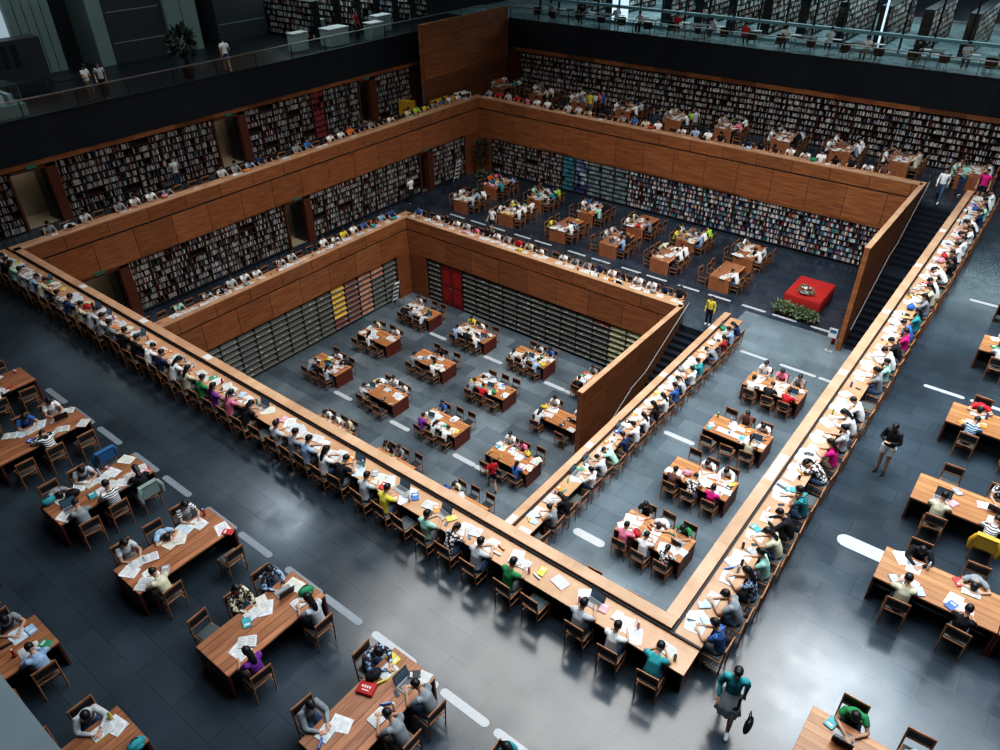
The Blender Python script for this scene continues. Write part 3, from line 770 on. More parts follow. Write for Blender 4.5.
def hi_person(pose, hair, short, longs=False, pat='shirt'):
    key = (pose, hair, short, longs, pat)
    if key in PT: return PT[key]
    J = joints(pose)
    bk = ('body', pose)
    if bk not in PT:
        me = bake(body_mb(J), 'person', [M['skin'], M['hair'], M['red']], [('REMESH', dict(mode='VOXEL', voxel_size=.0085)), ('SMOOTH', dict(factor=.5, iterations=2)), ('DECIMATE', dict(ratio=.35))])
        # eyes and brows
        R = headrot(J); h = Vector(J['head']); e = MB()
        bm = bmesh.new(); bm.from_mesh(me)
        for s in (-1, 1):
            e.ell(h+R @ Vector((s*.030, .082, .022)), (.012, .008, .007), 8, 6, rot=R)
            e.ell(h+R @ Vector((s*.031, .086, .042)), (.016, .006, .004), 8, 6, rot=R)
        vs = [bm.verts.new(v) for v in e.v]
        for f in e.f:
            ff = bm.faces.new([vs[i] for i in f]); ff.material_index = 1; ff.smooth = True
        bm.to_mesh(me); bm.free(); PT[bk] = me
    def cache(k, fn):
        if k not in PT: PT[k] = fn()
        return PT[k]
    rm = [('REMESH', dict(mode='VOXEL', voxel_size=.014)), ('SMOOTH', dict(factor=.6, iterations=3)), ('DECIMATE', dict(ratio=.5))]
    sm = cache(('sh', pose, longs, pat), lambda: bake(shirt_mb(J, long=longs), 'shirt', [M[pat]], rm))
    tm = cache(('tr', pose, short), lambda: bake(trouser_mb(J, short=short), 'trousers', [M['trouser']], rm))
    hm = cache(('ha', pose, hair), lambda: bake(hair_mb(J, hair), 'hair', [M['hair']], rm))
    fl = cache(('shoL', pose), lambda: bake(shoe_mb(J, 'L'), 'shoe', [M['shoe']], rm))
    fr_ = cache(('shoR', pose), lambda: bake(shoe_mb(J, 'R'), 'shoe', [M['shoe']], rm))
    root = bpy.data.objects.new('person', PT[bk]); C.objects.link(root)
    for nm, me in (('shirt', sm), ('shorts' if short else 'trousers', tm), ('hair', hm), ('shoe', fl), ('shoe', fr_)):
        link(nm, me, root)
    PT[key] = reg(root); return root
LOWM = {}
def low_mesh(pose, hair, pat='shirt'):
    k = (pose, hair, pat)
    if k in LOWM: return LOWM[k]
    J = joints(pose); bm = bmesh.new(); mi = 0
    for mb, vx, ra in ((body_mb(J, True), .022, .5), (shirt_mb(J, low=True, g=.018), .028, .6), (trouser_mb(J, low=True), .03, .5), (hair_mb(J, hair, True), .025, .6)):
        me = bake(mb, 't', [], [('REMESH', dict(mode='VOXEL', voxel_size=vx)), ('SMOOTH', dict(factor=.5, iterations=1)), ('DECIMATE', dict(ratio=ra))])
        k0 = len(bm.faces); bm.from_mesh(me); bm.faces.ensure_lookup_table()
        for f in bm.faces[k0:]: f.material_index = mi; f.smooth = True
        bpy.data.meshes.remove(me); mi += 1
    me = bpy.data.meshes.new('person'); bm.to_mesh(me); bm.free()
    for m in ('skin', pat, 'trouser', 'hair'): me.materials.append(M[m])
    LOWM[k] = me; return me

COL = {'white': (.78, .78, .77), 'pale grey': (.50, .52, .54), 'grey': (.24, .26, .28), 'black': (.015, .015, .018), 'light blue': (.30, .42, .58), 'blue': (.05, .14, .38), 'teal': (.04, .30, .33),
       'mint green': (.36, .62, .52), 'green': (.03, .22, .08), 'lime green': (.35, .62, .06), 'yellow': (.68, .58, .08), 'cream': (.60, .56, .40), 'red': (.50, .02, .03), 'pink': (.70, .20, .30), 'magenta': (.60, .02, .20),
       'purple': (.18, .04, .28), 'brown': (.12, .06, .05), 'dark blue': (.02, .035, .09), 'olive': (.30, .29, .14), 'orange': (.65, .16, .03)}
W_ = [('white', 38), ('pale grey', 16), ('grey', 10), ('black', 13), ('light blue', 6), ('blue', 2.5), ('cream', 6), ('mint green', 2), ('pink', 2), ('red', 2.5), ('dark blue', 5), ('lime green', 1), ('yellow', 1.2), ('brown', 2), ('teal', 1.5), ('purple', .7), ('orange', .6)]
def rcolr(r):
    t = r.uniform(0, sum(w for _, w in W_))
    for c, w in W_:
        t -= w
        if t <= 0: return c
CNT = {'p': 0, 'c': 0}
POSE_TXT = {'read': 'reading', 'write': 'bent writing', 'upright': 'sitting upright', 'sleep': 'resting head on arms', 'chin': 'resting chin on hand', 'walk': 'walking', 'stand': 'standing', 'phone': 'standing with hands raised'}
crowd_mb = MB()
def crowd_add(loc, rz, pose, hair, col, r):
    me = low_mesh(pose, hair); R = Matrix.Translation(loc) @ Matrix.Rotation(rz, 4, 'Z')
    cols = [(.47, .27, .18), COL[col], r.choice([(.012, .015, .025), (.03, .05, .10), (.16, .13, .09)]), (.009, .008, .009)]
    k = len(crowd_mb.v); crowd_mb.v += [tuple(R @ v.co) for v in me.vertices]
    for p in me.polygons:
        crowd_mb.f.append(tuple(k+i for i in p.vertices)); crowd_mb.m.append(0); crowd_mb.c.append(cols[p.material_index])
def person(loc, rz, col, where, lod, r, pose=None, hair=None, group=None, pat='shirt', short=None, sc=None, longs=None):
    pose = pose or r.choices(['read', 'write', 'upright', 'sleep', 'chin'], [38, 30, 17, 6, 9])[0]
    hair = hair or r.choices(['short', 'long', 'tail'], [58, 24, 18])[0]
    sc = sc or r.uniform(.95, 1.03)
    if pat == 'shirt' and r.random() < .09 and col != 'black' and lod != 'mass': pat = r.choice(['shirt_stripe', 'shirt_print'])
    if lod == 'mass':
        crowd_add(Vector(loc), rz, pose, hair, col, r); return
    pt = {'shirt': '', 'shirt_stripe': 'striped ', 'shirt_print': 'patterned '}[pat]
    if lod == 'hi':
        o = place(hi_person(pose, hair, r.random() < .3 if short is None else short, r.random() < .15 if longs is None else longs, pat), USED, loc, rz, sc)
        o.color = (*COL[col], 1)
        for ch in o.children if False else []: pass
        CH_COLOR.append((o, COL[col]))
    else:
        o = link('person', low_mesh(pose, hair, pat), None, loc, rz); o.scale = (sc, sc, sc); o.color = (*COL[col], 1)
    lab = 'person in %s%s top %s, %s' % (pt, col, POSE_TXT[pose], where)
    if len(lab.split()) > 16: lab = 'person in %s%s top, %s' % (pt, col, where)
    tag(o, lab, 'person', group); CNT['p'] += 1
    return o
CH_COLOR = []
def chair(loc, rz, where, lod, group, r, jit=.04, state='wooden'):
    z = loc[2]; loc = (loc[0]+r.uniform(-jit, jit), loc[1]+r.uniform(-jit, jit), z); rz += r.uniform(-.08, .08)
    if lod == 'mass':
        R = Matrix.Translation(Vector(loc)) @ Matrix.Rotation(rz, 4, 'Z'); k = len(CHMASS.v)
        CHMASS.v += [tuple(R @ Vector(v)) for v in chair_low_mb.v]
        for f, m_ in zip(chair_low_mb.f, chair_low_mb.m): CHMASS.f.append(tuple(k+i for i in f)); CHMASS.m.append(m_); CHMASS.c.append((1, 1, 1))
        return
    o = place(CHAIR, USED, loc, rz) if lod == 'hi' else link('reading_chair', chair_low_me, None, loc, rz)
    tag(o, '%s dark-backed chair, %s' % (state, where), 'chair', group); CNT['c'] += 1
    return o

# ---------------------------------------------------------------- desk clutter templates
def T_open_book():
    b = MB(); n = 5
    for s in (-1, 1):
        xs = [s*.002+s*.135*i/n for i in range(n+1)]; zs = [.012+.010*math.sin(PI*min(1, .15+i/n*.85)) for i in range(n+1)]
        for i in range(n):
            a, c = xs[i], xs[i+1]
            vs = [(a, -.1, zs[i]), (c, -.1, zs[i+1]), (c, .1, zs[i+1]), (a, .1, zs[i]), (a, -.1, .003), (c, -.1, .003), (c, .1, .003), (a, .1, .003)]
            fs = [(0, 1, 2, 3), (7, 6, 5, 4), (0, 4, 5, 1), (3, 2, 6, 7), (1, 5, 6, 2), (0, 3, 7, 4)]
            if s < 0: fs = [tuple(reversed(f)) for f in fs]
            b.add(vs, fs, 0)
        for k in range(6):
            b.box((min(s*.02, s*.12), -.075+k*.028, .0225), (max(s*.02, s*.12), -.068+k*.028, .0235), 2)
    b.box((-.142, -.106, 0), (.142, .106, .004), 1)
    return [('open_book', b, [M['page'], M['cover'], M['grey']])]
def T_closed_book():
    b = MB(); b.box((-.08, -.115, 0), (.08, .115, .004), 1); b.box((-.08, -.115, .024), (.08, .115, .028), 1); b.box((-.08, -.115, 0), (-.075, .115, .028), 1)
    b.box((-.074, -.11, .004), (.076, .11, .024), 0); b.box((-.05, .03, .028), (.05, .07, .0285), 0)
    return [('closed_book', b, [M['page'], M['cover']])]
def T_paper():
    b = MB(); R1 = Matrix.Rotation(.12, 3, 'Z'); b.cbox((0, 0, .002), (.21, .297, .003)); b.cbox((.02, .01, .005), (.21, .297, .002), rot=R1)
    for k in range(9): b.cbox((.02, -.10+k*.026, .0066), (.16, .006, .0008), 1, rot=R1)
    return [('paper_sheet', b, [M['paper'], M['grey']])]
def T_laptop():
    base = MB(); base.box((-.165, -.115, 0), (.165, .115, .018)); keys = MB()
    for i in range(11):
        for j in range(4): keys.box((-.145+i*.0265, -.02+j*.026, .018), (-.124+i*.0265, .0+j*.026, .0205))
    keys.box((-.05, -.095, .018), (.05, -.035, .019), 1)
    R = Matrix.Rotation(-.30, 3, 'X'); lid = MB(); lid.cbox((0, .145, .118), (.33, .010, .215), rot=R)
    sc = MB(); sc.cbox((0, .1385, .116), (.30, .004, .18), rot=R)
    return [('laptop', base, [M['grey']]), ('keyboard', keys, [M['keys'], M['grey']]), ('lid', lid, [M['black']]), ('screen', sc, [M['screen']])]
def T_bottle():
    b = MB(); b.lathe([(.028, 0), (.032, .01), (.032, .13), (.028, .15), (.014, .175), (.014, .19)], n=10)
    c = MB(); c.lathe([(.016, .19), (.016, .212), (.012, .214)], n=10)
    return [('drink_bottle', b, [M['water']]), ('bottle_cap', c, [M['white']])]
def T_bag():
    b = MB(); b.ell((0, 0, .09), (.16, .10, .10), 14, 8); b.ell((0, -.07, .07), (.10, .05, .06), 10, 6)
    h = MB(); h.tube([(-.07, .0, .17), (-.04, .02, .215), (.04, .02, .215), (.07, .0, .17)], .010, 6)
    return [('cloth_bag', b, [M['bag']]), ('bag_handle', h, [M['black']])]
def T_case():
    b = MB(); b.tube([(-.085, 0, .024), (.085, 0, .024)], .024, 8, flat=.9); z = MB(); z.box((-.08, -.003, .044), (.08, .003, .049))
    return [('pencil_case', b, [M['bag']]), ('zipper', z, [M['steel']])]
def T_phone():
    b = MB(); b.box((-.035, -.07, 0), (.035, .07, .009)); s = MB(); s.box((-.031, -.062, .009), (.031, .062, .0096))
    return [('phone', b, [M['black']]), ('screen', s, [M['screen']])]
def T_cup():
    b = MB(); b.lathe([(.030, 0), (.036, .09), (.033, .09), (.028, .01)], n=12); h = MB(); h.tube([(.034, 0, .075), (.058, 0, .06), (.054, 0, .03), (.032, 0, .02)], .006, 6)
    return [('mug', b, [M['water']]), ('handle', h, [M['water']])]
ITEM = {}
for fn in (T_open_book, T_closed_book, T_paper, T_laptop, T_bottle, T_bag, T_case, T_phone, T_cup):
    root = None
    for nm, mb, mats in fn():
        sm = nm in ('drink_bottle', 'cloth_bag', 'pencil_case', 'mug', 'bag_handle', 'handle')
        o = build(mb, nm, mats, root, smooth=sm)
        if root is None: root = o
    reg(root); ITEM[root.name] = root
BC = [('red', (.45, .03, .03)), ('blue', (.04, .12, .38)), ('green', (.04, .25, .12)), ('yellow', (.65, .50, .06)), ('white', (.75, .75, .74)), ('black', (.02, .02, .025)), ('grey', (.3, .31, .32)), ('teal', (.05, .30, .34)), ('pale blue', (.35, .5, .68)), ('pink', (.65, .28, .34)), ('orange', (.65, .22, .04))]
NICE = {'open_book': 'open book', 'closed_book': 'closed %s book', 'paper_sheet': '%s paper sheets', 'laptop': 'opened laptop', 'drink_bottle': '%s drink bottle', 'cloth_bag': '%s cloth bag', 'pencil_case': '%s pencil case', 'phone': 'black phone', 'mug': '%s mug'}
CATN = {'open_book': 'book', 'closed_book': 'book', 'paper_sheet': 'papers', 'laptop': 'laptop', 'drink_bottle': 'bottle', 'cloth_bag': 'bag', 'pencil_case': 'pencil case', 'phone': 'phone', 'mug': 'mug'}
PLUR = {'open_book': 'open books', 'closed_book': 'closed books', 'paper_sheet': 'loose papers', 'laptop': 'laptops', 'drink_bottle': 'bottles', 'cloth_bag': 'cloth bags', 'pencil_case': 'pencil cases', 'phone': 'phones', 'mug': 'mugs'}
CI = {}
PMASS = MB()
def item(kind, loc, rz, where, grp, r, col=None, sc=1.0):
    CI[kind] = CI.get(kind, 0)+1
    if kind in ('open_book', 'paper_sheet') and CI[kind] > 300:
        Rz = Matrix.Rotation(rz, 3, 'Z'); k = r.uniform(.62, .76)
        PMASS.cbox((loc[0], loc[1], loc[2]+.006), (.27, .37, .01) if kind == 'paper_sheet' else (.37, .26, .02), 0, (k, k, k*.97), rot=Rz); return
    if CI[kind] > (300 if kind in ('open_book', 'paper_sheet') else 170): return
    o = place(ITEM[kind], USED, loc, rz, sc)
    nm, c = col or r.choice(BC)
    if kind == 'paper_sheet' and not col: nm, c = r.choice([('white', (.68, .70, .72)), ('white', (.74, .75, .76)), ('cream', (.70, .68, .58)), ('pale blue', (.55, .66, .74))])
    o.color = (*c, 1); CH_COLOR.append((o, c))
    t = NICE[kind]; t = t % nm if '%s' in t else t
    tag(o, '%s %s' % (t, where), CATN[kind], '%s on %s' % (PLUR[kind], grp)); return o
def clutter(ox, oy, z, rz, where, grp, r, dens=1.0, depth=.52, width=.34, occupied=True):
    """things on a desk in front of a seat at (ox,oy); local +Y runs away from the sitter"""
    cs, sn = math.cos(rz), math.sin(rz)
    def P(x, y): return (ox+cs*x-sn*y, oy+sn*x+cs*y, z)
    slots = []
    if occupied:
        k = r.choices(['open_book', 'paper_sheet', 'laptop'], [52, 30, 18])[0]
        slots.append((k, r.uniform(-.03, .03), .52+(.05 if k == 'laptop' else 0), r.uniform(-.15, .15)))
    cand = [(-.24, .60), (.24, .60), (-.02, .72), (-.25, .42), (.26, .40)]
    r.shuffle(cand)
    for (x, y) in cand[:int(round(r.uniform(1.6, 4.6)*dens))]:
        if y > depth+.2: continue
        k = r.choices(['closed_book', 'paper_sheet', 'drink_bottle', 'cloth_bag', 'pencil_case', 'phone', 'mug', 'open_book'], [24, 24, 11, 8, 12, 8, 5, 16])[0]
        slots.append((k, x, min(y, depth+.12), r.uniform(-.8, .8)))
    for i, (k, x, y, a) in enumerate(slots):
        px, py, pz = P(x, y)
        item(k, (px, py, pz+.001+.0*i), rz+a, where, grp, r, sc=1.3 if k in ('open_book', 'paper_sheet') else 1.08)

# ---------------------------------------------------------------- continuous parapet desks
def long_desk(name, T, u0, u1, v0, v1, z, label):
    """v0 parapet side, v1 sitter side (local v away from the parapet)"""
    root = empty('reading_counter', T((u0+u1)/2, (v0+v1)/2, z)); tag(root, label, 'desk')
    org = Vector(root.location)
    def P(mb, nm, mats):
        me = mb.mesh(nm, mats); me.transform(Matrix.Translation(-org)); return link(nm, me, root)
    b = MB(); r = random.Random(int(u0*3+z)); n = max(1, int((u1-u0)/1.45))
    for i in range(n):
        a, e = u0+(u1-u0)*i/n, u0+(u1-u0)*(i+1)/n; k = r.uniform(.93, 1.06)
        b.box((a+.0015, v0, z+.71), (e-.0015, v1, z+.75), 0, (k, k, k), T=T)
    P(b, 'desktop', [M['desk']])
    b = MB(); b.box((u0, v0, z+.66), (u1, v0+.05, z+.71), T=T); b.box((u0+.05, v1-.09, z+.64), (u1-.05, v1-.06, z+.71), T=T); P(b, 'apron', [M['table_side']])
    b = MB(); b.box((u0, v0-.0, z+.75), (u1, v0+.05, z+.80), T=T); P(b, 'cable_trough', [M['apron']])
    k = int((u1-u0)/2.9)
    for i in range(k+1):
        u = u0+.05+(u1-u0-.14)*i/k; b = MB(); b.box((u, v0+.05, z), (u+.04, v1-.12, z+.66), T=T); P(b, 'support_panel', [M['table_side']])
G_ = {}
def seat_row(T, us, v1, z, rz, where, grp, lod, r, cols=None, occ=.9, chl=None, cf=1.0):
    """seats along a counter: T maps (u, v, w); v1 = counter edge; sitter looks back along -v"""
    for i, u in enumerate(us):
        x, y, _ = T(u, v1+.20, 0)
        wh = '%s seat from the corner along %s' % (ordn(i+1), where)
        c = cols[i] if cols and i < len(cols) else ('auto' if r.random() < occ else None)
        if c == 'auto': c = rcolr(r)
        pose = hair = None; pat = 'shirt'
        if isinstance(c, tuple): c, ex = c[0], c[1]; pose = ex.get('pose'); hair = ex.get('hair'); pat = ex.get('pat', 'shirt')
        chair((x, y, z), rz, wh, chl or lod, 'chairs along '+where, r, state='occupied wooden' if c else 'empty wooden')
        if c: person((x, y, z), rz+r.uniform(-.12, .12), c, wh, lod, r, pose=pose, hair=hair, pat=pat)
        if lod != 'mass' or r.random() < cf:
            clutter(x, y, z+.75, rz, 'at %s' % wh, where, r, dens=1.0 if lod == 'hi' else .75, occupied=bool(c), depth=.5)
Tn = lambda u, v, w: (u, YN-CAP-v, w)
Ta = lambda u, v, w: (XN+CAP+v, u, w)
Tul = lambda u, v, w: (XL-CAP-v, u, w)
Tur = lambda u, v, w: (u, YF+CAP+v, w)
Tml = lambda u, v, w: (XL2-CAP-v, u, w)
Tmr = lambda u, v, w: (u, YF2+CAP+v, w)
Tma = lambda u, v, w: (XR2+CAP+v, u, w)
long_desk('n', Tn, XL-CAP-.6, XN+CAP+DWA, 0.01, DWN, 0, 'long wooden reading counter along the front parapet')
long_desk('a', Ta, YN-CAP+.01, 39.1, 0.01, DWA, 0, 'long wooden reading counter along the parapet beside the upper stairs')
long_desk('ul', Tul, YN-CAP+.01, YF+CAP+DESKW, 0.01, DESKW, 0, 'long wooden ledge desk behind the upper door-side parapet')
long_desk('ur', Tur, XL-CAP, XG-.3, 0.01, DESKW, 0, 'long wooden ledge desk behind the upper rear parapet')
long_desk('ml', Tml, YN+.3, YF2+CAP+DESKW, 0.01, DESKW, ZB, 'long wooden ledge desk behind the middle door-side parapet')
long_desk('mr', Tmr, XL2-CAP, XG2-.3, 0.01, DESKW, ZB, 'long wooden ledge desk behind the middle rear parapet')
long_desk('ma', Tma, YN+.3, 28.7, 0.01, DESKW, ZB, 'long wooden reading counter beside the lower stairs')

# ---------------------------------------------------------------- reading tables
def make_table(L, W, along, name='reading_table', front='side'):
    """along 'x' or 'y' = long axis; origin at the floor centre"""
    root = empty(name); hx, hy = (L/2, W/2) if along == 'x' else (W/2, L/2)
    b = MB(); b.box((-hx, -hy, .70), (hx, hy, .75))
    link('tabletop', bake(b, 'tabletop', [M['table_x'] if along == 'x' else M['table']], [('BEVEL', dict(width=.006, segments=1))], False), root)
    sm = M['table_side'] if front == 'side' else M['table_front']
    for s in (-1, 1):
        b = MB()
        if along == 'x': b.box((s*hx-(.05 if s > 0 else 0), -hy+.01, 0), (s*hx+(.05 if s < 0 else 0), hy-.01, .70))
        else: b.box((-hx+.01, s*hy-(.05 if s > 0 else 0), 0), (hx-.01, s*hy+(.05 if s < 0 else 0), .70))
        build(b, 'side_panel', sm, root)
    b = MB()
    if along == 'x': b.box((-hx+.05, -.02, .08), (hx-.05, .02, .70))
    else: b.box((-.02, -hy+.05, .08), (.02, hy-.05, .70))
    build(b, 'modesty_panel', M['apron'], root)
    b = MB()
    for s in (-1, 1):
        if along == 'x': b.box((-hx+.05, s*(hy-.10)-.015, .60), (hx-.05, s*(hy-.10)+.015, .70))
        else: b.box((s*(hx-.10)-.015, -hy+.05, .60), (s*(hx-.10)+.015, hy-.05, .70))
    build(b, 'apron', M['apron'], root)
    return reg(root)
TA = make_table(2.2, 1.07, 'x'); TB = make_table(1.95, 1.07, 'y', front='front'); TF = make_table(2.42, 1.08, 'y')
TG = make_table(2.38, 1.08, 'x', front='side')
def table(tpl, cx, cy, z, L, W, along, label, where, lod, r, seats, chl=None, group=None, setback=.06, dens=.8):
    """seats: {(side, slot): spec}; side -1/+1 across the short axis; spec None=empty chair, 'x'=no chair, colour name or (colour, extras)"""
    o = place(tpl, USED, (cx, cy, z), 0); tag(o, label, 'table', group)
    n = max(k[1] for k in seats)+1
    for (s, j), spec in seats.items():
        if spec == 'x': continue
        t = (j+.5)/n-.5
        d = W/2+.13+setback
        if along == 'x': x, y = cx+t*(L-.15), cy+s*d; rz = 0 if s < 0 else PI
        else: x, y = cx+s*d, cy+t*(L-.15); rz = -PI/2 if s < 0 else PI/2
        side = {('x', -1): 'front', ('x', 1): 'rear', ('y', -1): 'door-wall', ('y', 1): 'stair'}[(along, s)]
        wh = '%s %s-side seat at %s' % (ordn(j+1), side, where)
        ex = {}
        if isinstance(spec, tuple): spec, ex = spec
        if spec == 'auto': spec = rcolr(r)
        if spec is None: # pulled a little way out
            k = r.uniform(.0, .18)
            if along == 'x': y += s*k
            else: x += s*k
        chair((x, y, z), rz, wh, chl or lod, 'chairs at the reading tables', r, state='occupied wooden' if spec else 'empty wooden')
        if spec: person((x, y, z), rz+r.uniform(-.15, .15), spec, wh, lod, r, pose=ex.get('pose'), hair=ex.get('hair'), pat=ex.get('pat', 'shirt'), short=ex.get('short'), longs=ex.get('longs'))
        if spec or r.random() < .5: clutter(x, y, z+.75, rz, 'by %s' % wh, where, r, dens=dens, occupied=bool(spec), depth=.5)
def rs(r, n, occ): return {(s, j): ('auto' if r.random() < occ else None) for s in (-1, 1) for j in range(n)}
# front hall tables, long axis away from the camera's left
r = random.Random(81)
FT = [(-3.9, 3.28, {(-1, 2): ('teal', dict(pose='upright', hair='tail')), (-1, 1): None, (-1, 0): None, (1, 0): None, (1, 1): None, (1, 2): None}),
      (-7.25, 3.28, {(-1, 2): ('light blue', dict(pose='write', pat='shirt_print')), (-1, 1): 'x', (-1, 0): ('grey', dict(pose='read', hair='short')), (1, 2): ('grey', dict(pose='write', hair='short')), (1, 1): ('grey', dict(pose='write', hair='short')), (1, 0): None}),
      (-10.4, 3.28, {(-1, 2): ('light blue', dict(pose='read', hair='short')), (-1, 1): ('cream', dict(pat='shirt_print', hair='long', pose='upright')), (-1, 0): None, (1, 2): ('pale grey', dict(hair='long', pose='read')), (1, 1): 'x', (1, 0): ('purple', dict(hair='long', pose='read'))}),
      (-13.57, 3.28, {(-1, 2): ('white', dict(hair='long', pose='read')), (-1, 1): ('light blue', dict(pose='sleep')), (-1, 0): ('pale grey', dict(pose='read')), (1, 2): None, (1, 1): 'x', (1, 0): ('cream', dict(hair='short', pose='write'))}),
      (-16.92, 3.22, {(-1, 2): None, (-1, 1): ('pale grey', dict(pose='write')), (-1, 0): ('grey', dict(pose='sleep')), (1, 2): ('black', dict(hair='long', pose='write')), (1, 1): ('white', dict(pat='shirt_stripe', hair='short', pose='read')), (1, 0): ('grey', dict(pose='write'))}),
      (-20.3, 3.28, {(-1, 2): ('white', dict(hair='long', pose='read')), (-1, 1): ('blue', dict(pose='write')), (-1, 0): None, (1, 2): None, (1, 1): ('white', dict(pat='shirt_stripe')), (1, 0): None}),
      (-23.6, 3.28, {(-1, 2): None, (-1, 1): 'white', (-1, 0): None, (1, 2): None, (1, 1): ('white', {}), (1, 0): 'grey'}),
      (-10.45, -.75, {(-1, 2): ('pale grey', dict(pose='write')), (-1, 1): None, (-1, 0): None, (1, 2): None, (1, 1): None, (1, 0): None}),
      (-13.75, -.75, {(-1, 2): ('grey', dict(pose='write', hair='short')), (-1, 1): None, (-1, 0): None, (1, 2): ('light blue', dict(pose='write', hair='short')), (1, 1): None, (1, 0): None}),
      (-17.0, -.75, {(-1, 2): None, (-1, 1): None, (-1, 0): None, (1, 2): ('white', {}), (1, 1): None, (1, 0): None})]
for i, (x0, y0, st) in enumerate(FT):
    rear = y0 > 0; k = i+1 if rear else i-6
    wh = '%s %s-row front hall table' % (ordn(k), 'inner' if rear else 'outer')
    table(TF, x0+.54, y0+1.21, 0, 2.42, 1.08, 'y', 'planked wooden reading table, %s of the %s row in the dark front hall' % (ordn(k), 'inner' if rear else 'outer'), wh, 'hi', r, st, group='reading tables in the front hall', setback=.12)
# tables east of the stair-side counter
r = random.Random(82)
RT = [(8.45, [{(1, 0): ('green', dict(pose='write', hair='short')), (1, 1): ('pale grey', dict(pose='sleep')), (-1, 0): None, (-1, 1): None}, {(1, 0): None, (1, 1): None, (-1, 0): None, (-1, 1): None}]),
      (13.3, [{(1, 0): ('black', dict(pose='write', hair='short')), (1, 1): ('grey', dict(pose='sleep')), (-1, 0): ('cream', dict(hair='short', pose='read')), (-1, 1): ('black', dict(pose='read', hair='short'))}, {(1, 0): None, (1, 1): 'white', (-1, 0): None, (-1, 1): None}]),
      (16.38, [{(1, 0): None, (1, 1): ('white', dict(pose='upright', hair='short')), (-1, 0): ('cream', dict(pose='read', hair='short')), (-1, 1): ('white', dict(pose='write', hair='short'))}, {(1, 0): None, (1, 1): 'grey', (-1, 0): None, (-1, 1): 'white'}]),
      (20.15, [{(1, 0): ('red', dict(pose='sleep')), (1, 1): None, (-1, 0): ('light blue', dict(pat='shirt_stripe', hair='short', pose='write')), (-1, 1): ('mint green', dict(pose='read', hair='short'))}, {(1, 0): None, (1, 1): None, (-1, 0): None, (-1, 1): 'white'}]),
      (24.75, [{(1, 0): ('dark blue', {}), (1, 1): None, (-1, 0): ('pale grey', dict(pose='write')), (-1, 1): None}, {(1, 0): None, (1, 1): None, (-1, 0): None, (-1, 1): None}]),
      (28.4, [{(1, 0): 'white', (1, 1): None, (-1, 0): 'blue', (-1, 1): None}])]
for i, (y0, sts) in enumerate(RT):
    for k, st in enumerate(sts):
        wh = '%s %s table beyond the stair-side counter' % (ordn(i+1), 'inner' if k == 0 else 'outer')
        table(TG, -.3+1.19+k*2.4, y0+.54, 0, 2.38, 1.08, 'x', 'wooden reading table, %s %s one of the row beyond the stair-side counter' % (ordn(i+1), 'inner' if k == 0 else 'outer'), wh, 'hi', r, st, group='reading tables beyond the stair-side counter', setback=.12)
NEARX = [-3.0, -3.9, -4.7, -5.8, -6.5, -7.4, -8.2, -8.9, -9.6, -10.3, -11.0, -11.9, -12.5, -13.2, -13.75, -14.4]
while NEARX[-1] > -32.0: NEARX.append(NEARX[-1]-.72)
NC = [('teal', dict(pose='write', hair='short')), ('white', dict(pose='read', hair='short')), ('pale grey', dict(pose='chin', hair='short')), None, ('green', dict(pose='read')), ('pale grey', dict(pose='read')), ('white', dict(pose='write', hair='tail')),
      ('mint green', dict(pose='upright', hair='short')), None, ('yellow', dict(pose='read', hair='short')), ('pale grey', dict(pose='read', hair='short')), ('black', dict(pose='write')), ('white', dict(pose='read', hair='long')), ('light blue', dict(pose='read', hair='short')),
      ('grey', dict(pose='read', hair='short')), ('pale grey', dict(pose='upright', hair='short')), None, ('black', dict(hair='long')), ('pink', dict(hair='tail')), ('purple', dict(hair='long')), ('green', dict(hair='short')), 'cream', 'white', 'dark blue', ('white', dict(pose='write')), 'black', ('black', {}), 'grey', ('pale grey', dict(pose='read')), 'pale grey', 'cream', 'blue']
r = random.Random(101)
seat_row(Tn, NEARX, DWN, 0, 0, 'the front counter', 'g', 'hi', r, NC, .88)
ARMY = [9.75, 10.6, 11.35, 12.1, 12.85, 13.6, 14.45, 15.1, 15.9, 16.7, 17.45, 18.3, 19.1, 19.95, 20.8]
while ARMY[-1] < 38.3: ARMY.append(ARMY[-1]+.72)
AC = [('blue', dict(pat='shirt_stripe', pose='read', hair='short')), ('grey', dict(pose='write', hair='short')), ('light blue', dict(pose='read')), ('mint green', dict(pose='read')), ('cream', dict(pose='write')), ('black', dict(pose='write')), ('teal', dict(pat='shirt_stripe')), None,
      ('white', dict(pat='shirt_print')), ('magenta', dict(hair='long')), ('pale grey', dict(pose='upright', hair='short')), ('white', dict(pose='write')), ('white', dict(pose='write')), None, 'grey', ('mint green', {}), 'white', 'black', ('magenta', dict(pose='upright', hair='short')), ('blue', {}), ('teal', {}), None, 'grey', 'cream', 'white', None, 'white', 'black', 'black', 'white', 'white', 'grey']
seat_row(Ta, ARMY, DWA, 0, PI/2, 'the stair-side counter', 'g', 'hi', r, AC, .85)
us = [10.8+.735*i for i in range(24)]
seat_row(Tma, us, DESKW, ZB, PI/2, 'the lower stair counter', 'g', 'hi', r, ['white', 'grey', 'red', None, 'grey', 'black', None, 'white', 'pale grey', 'mint green', 'dark blue', 'white', 'white', 'black', 'white', 'blue', 'pale grey'], .9)
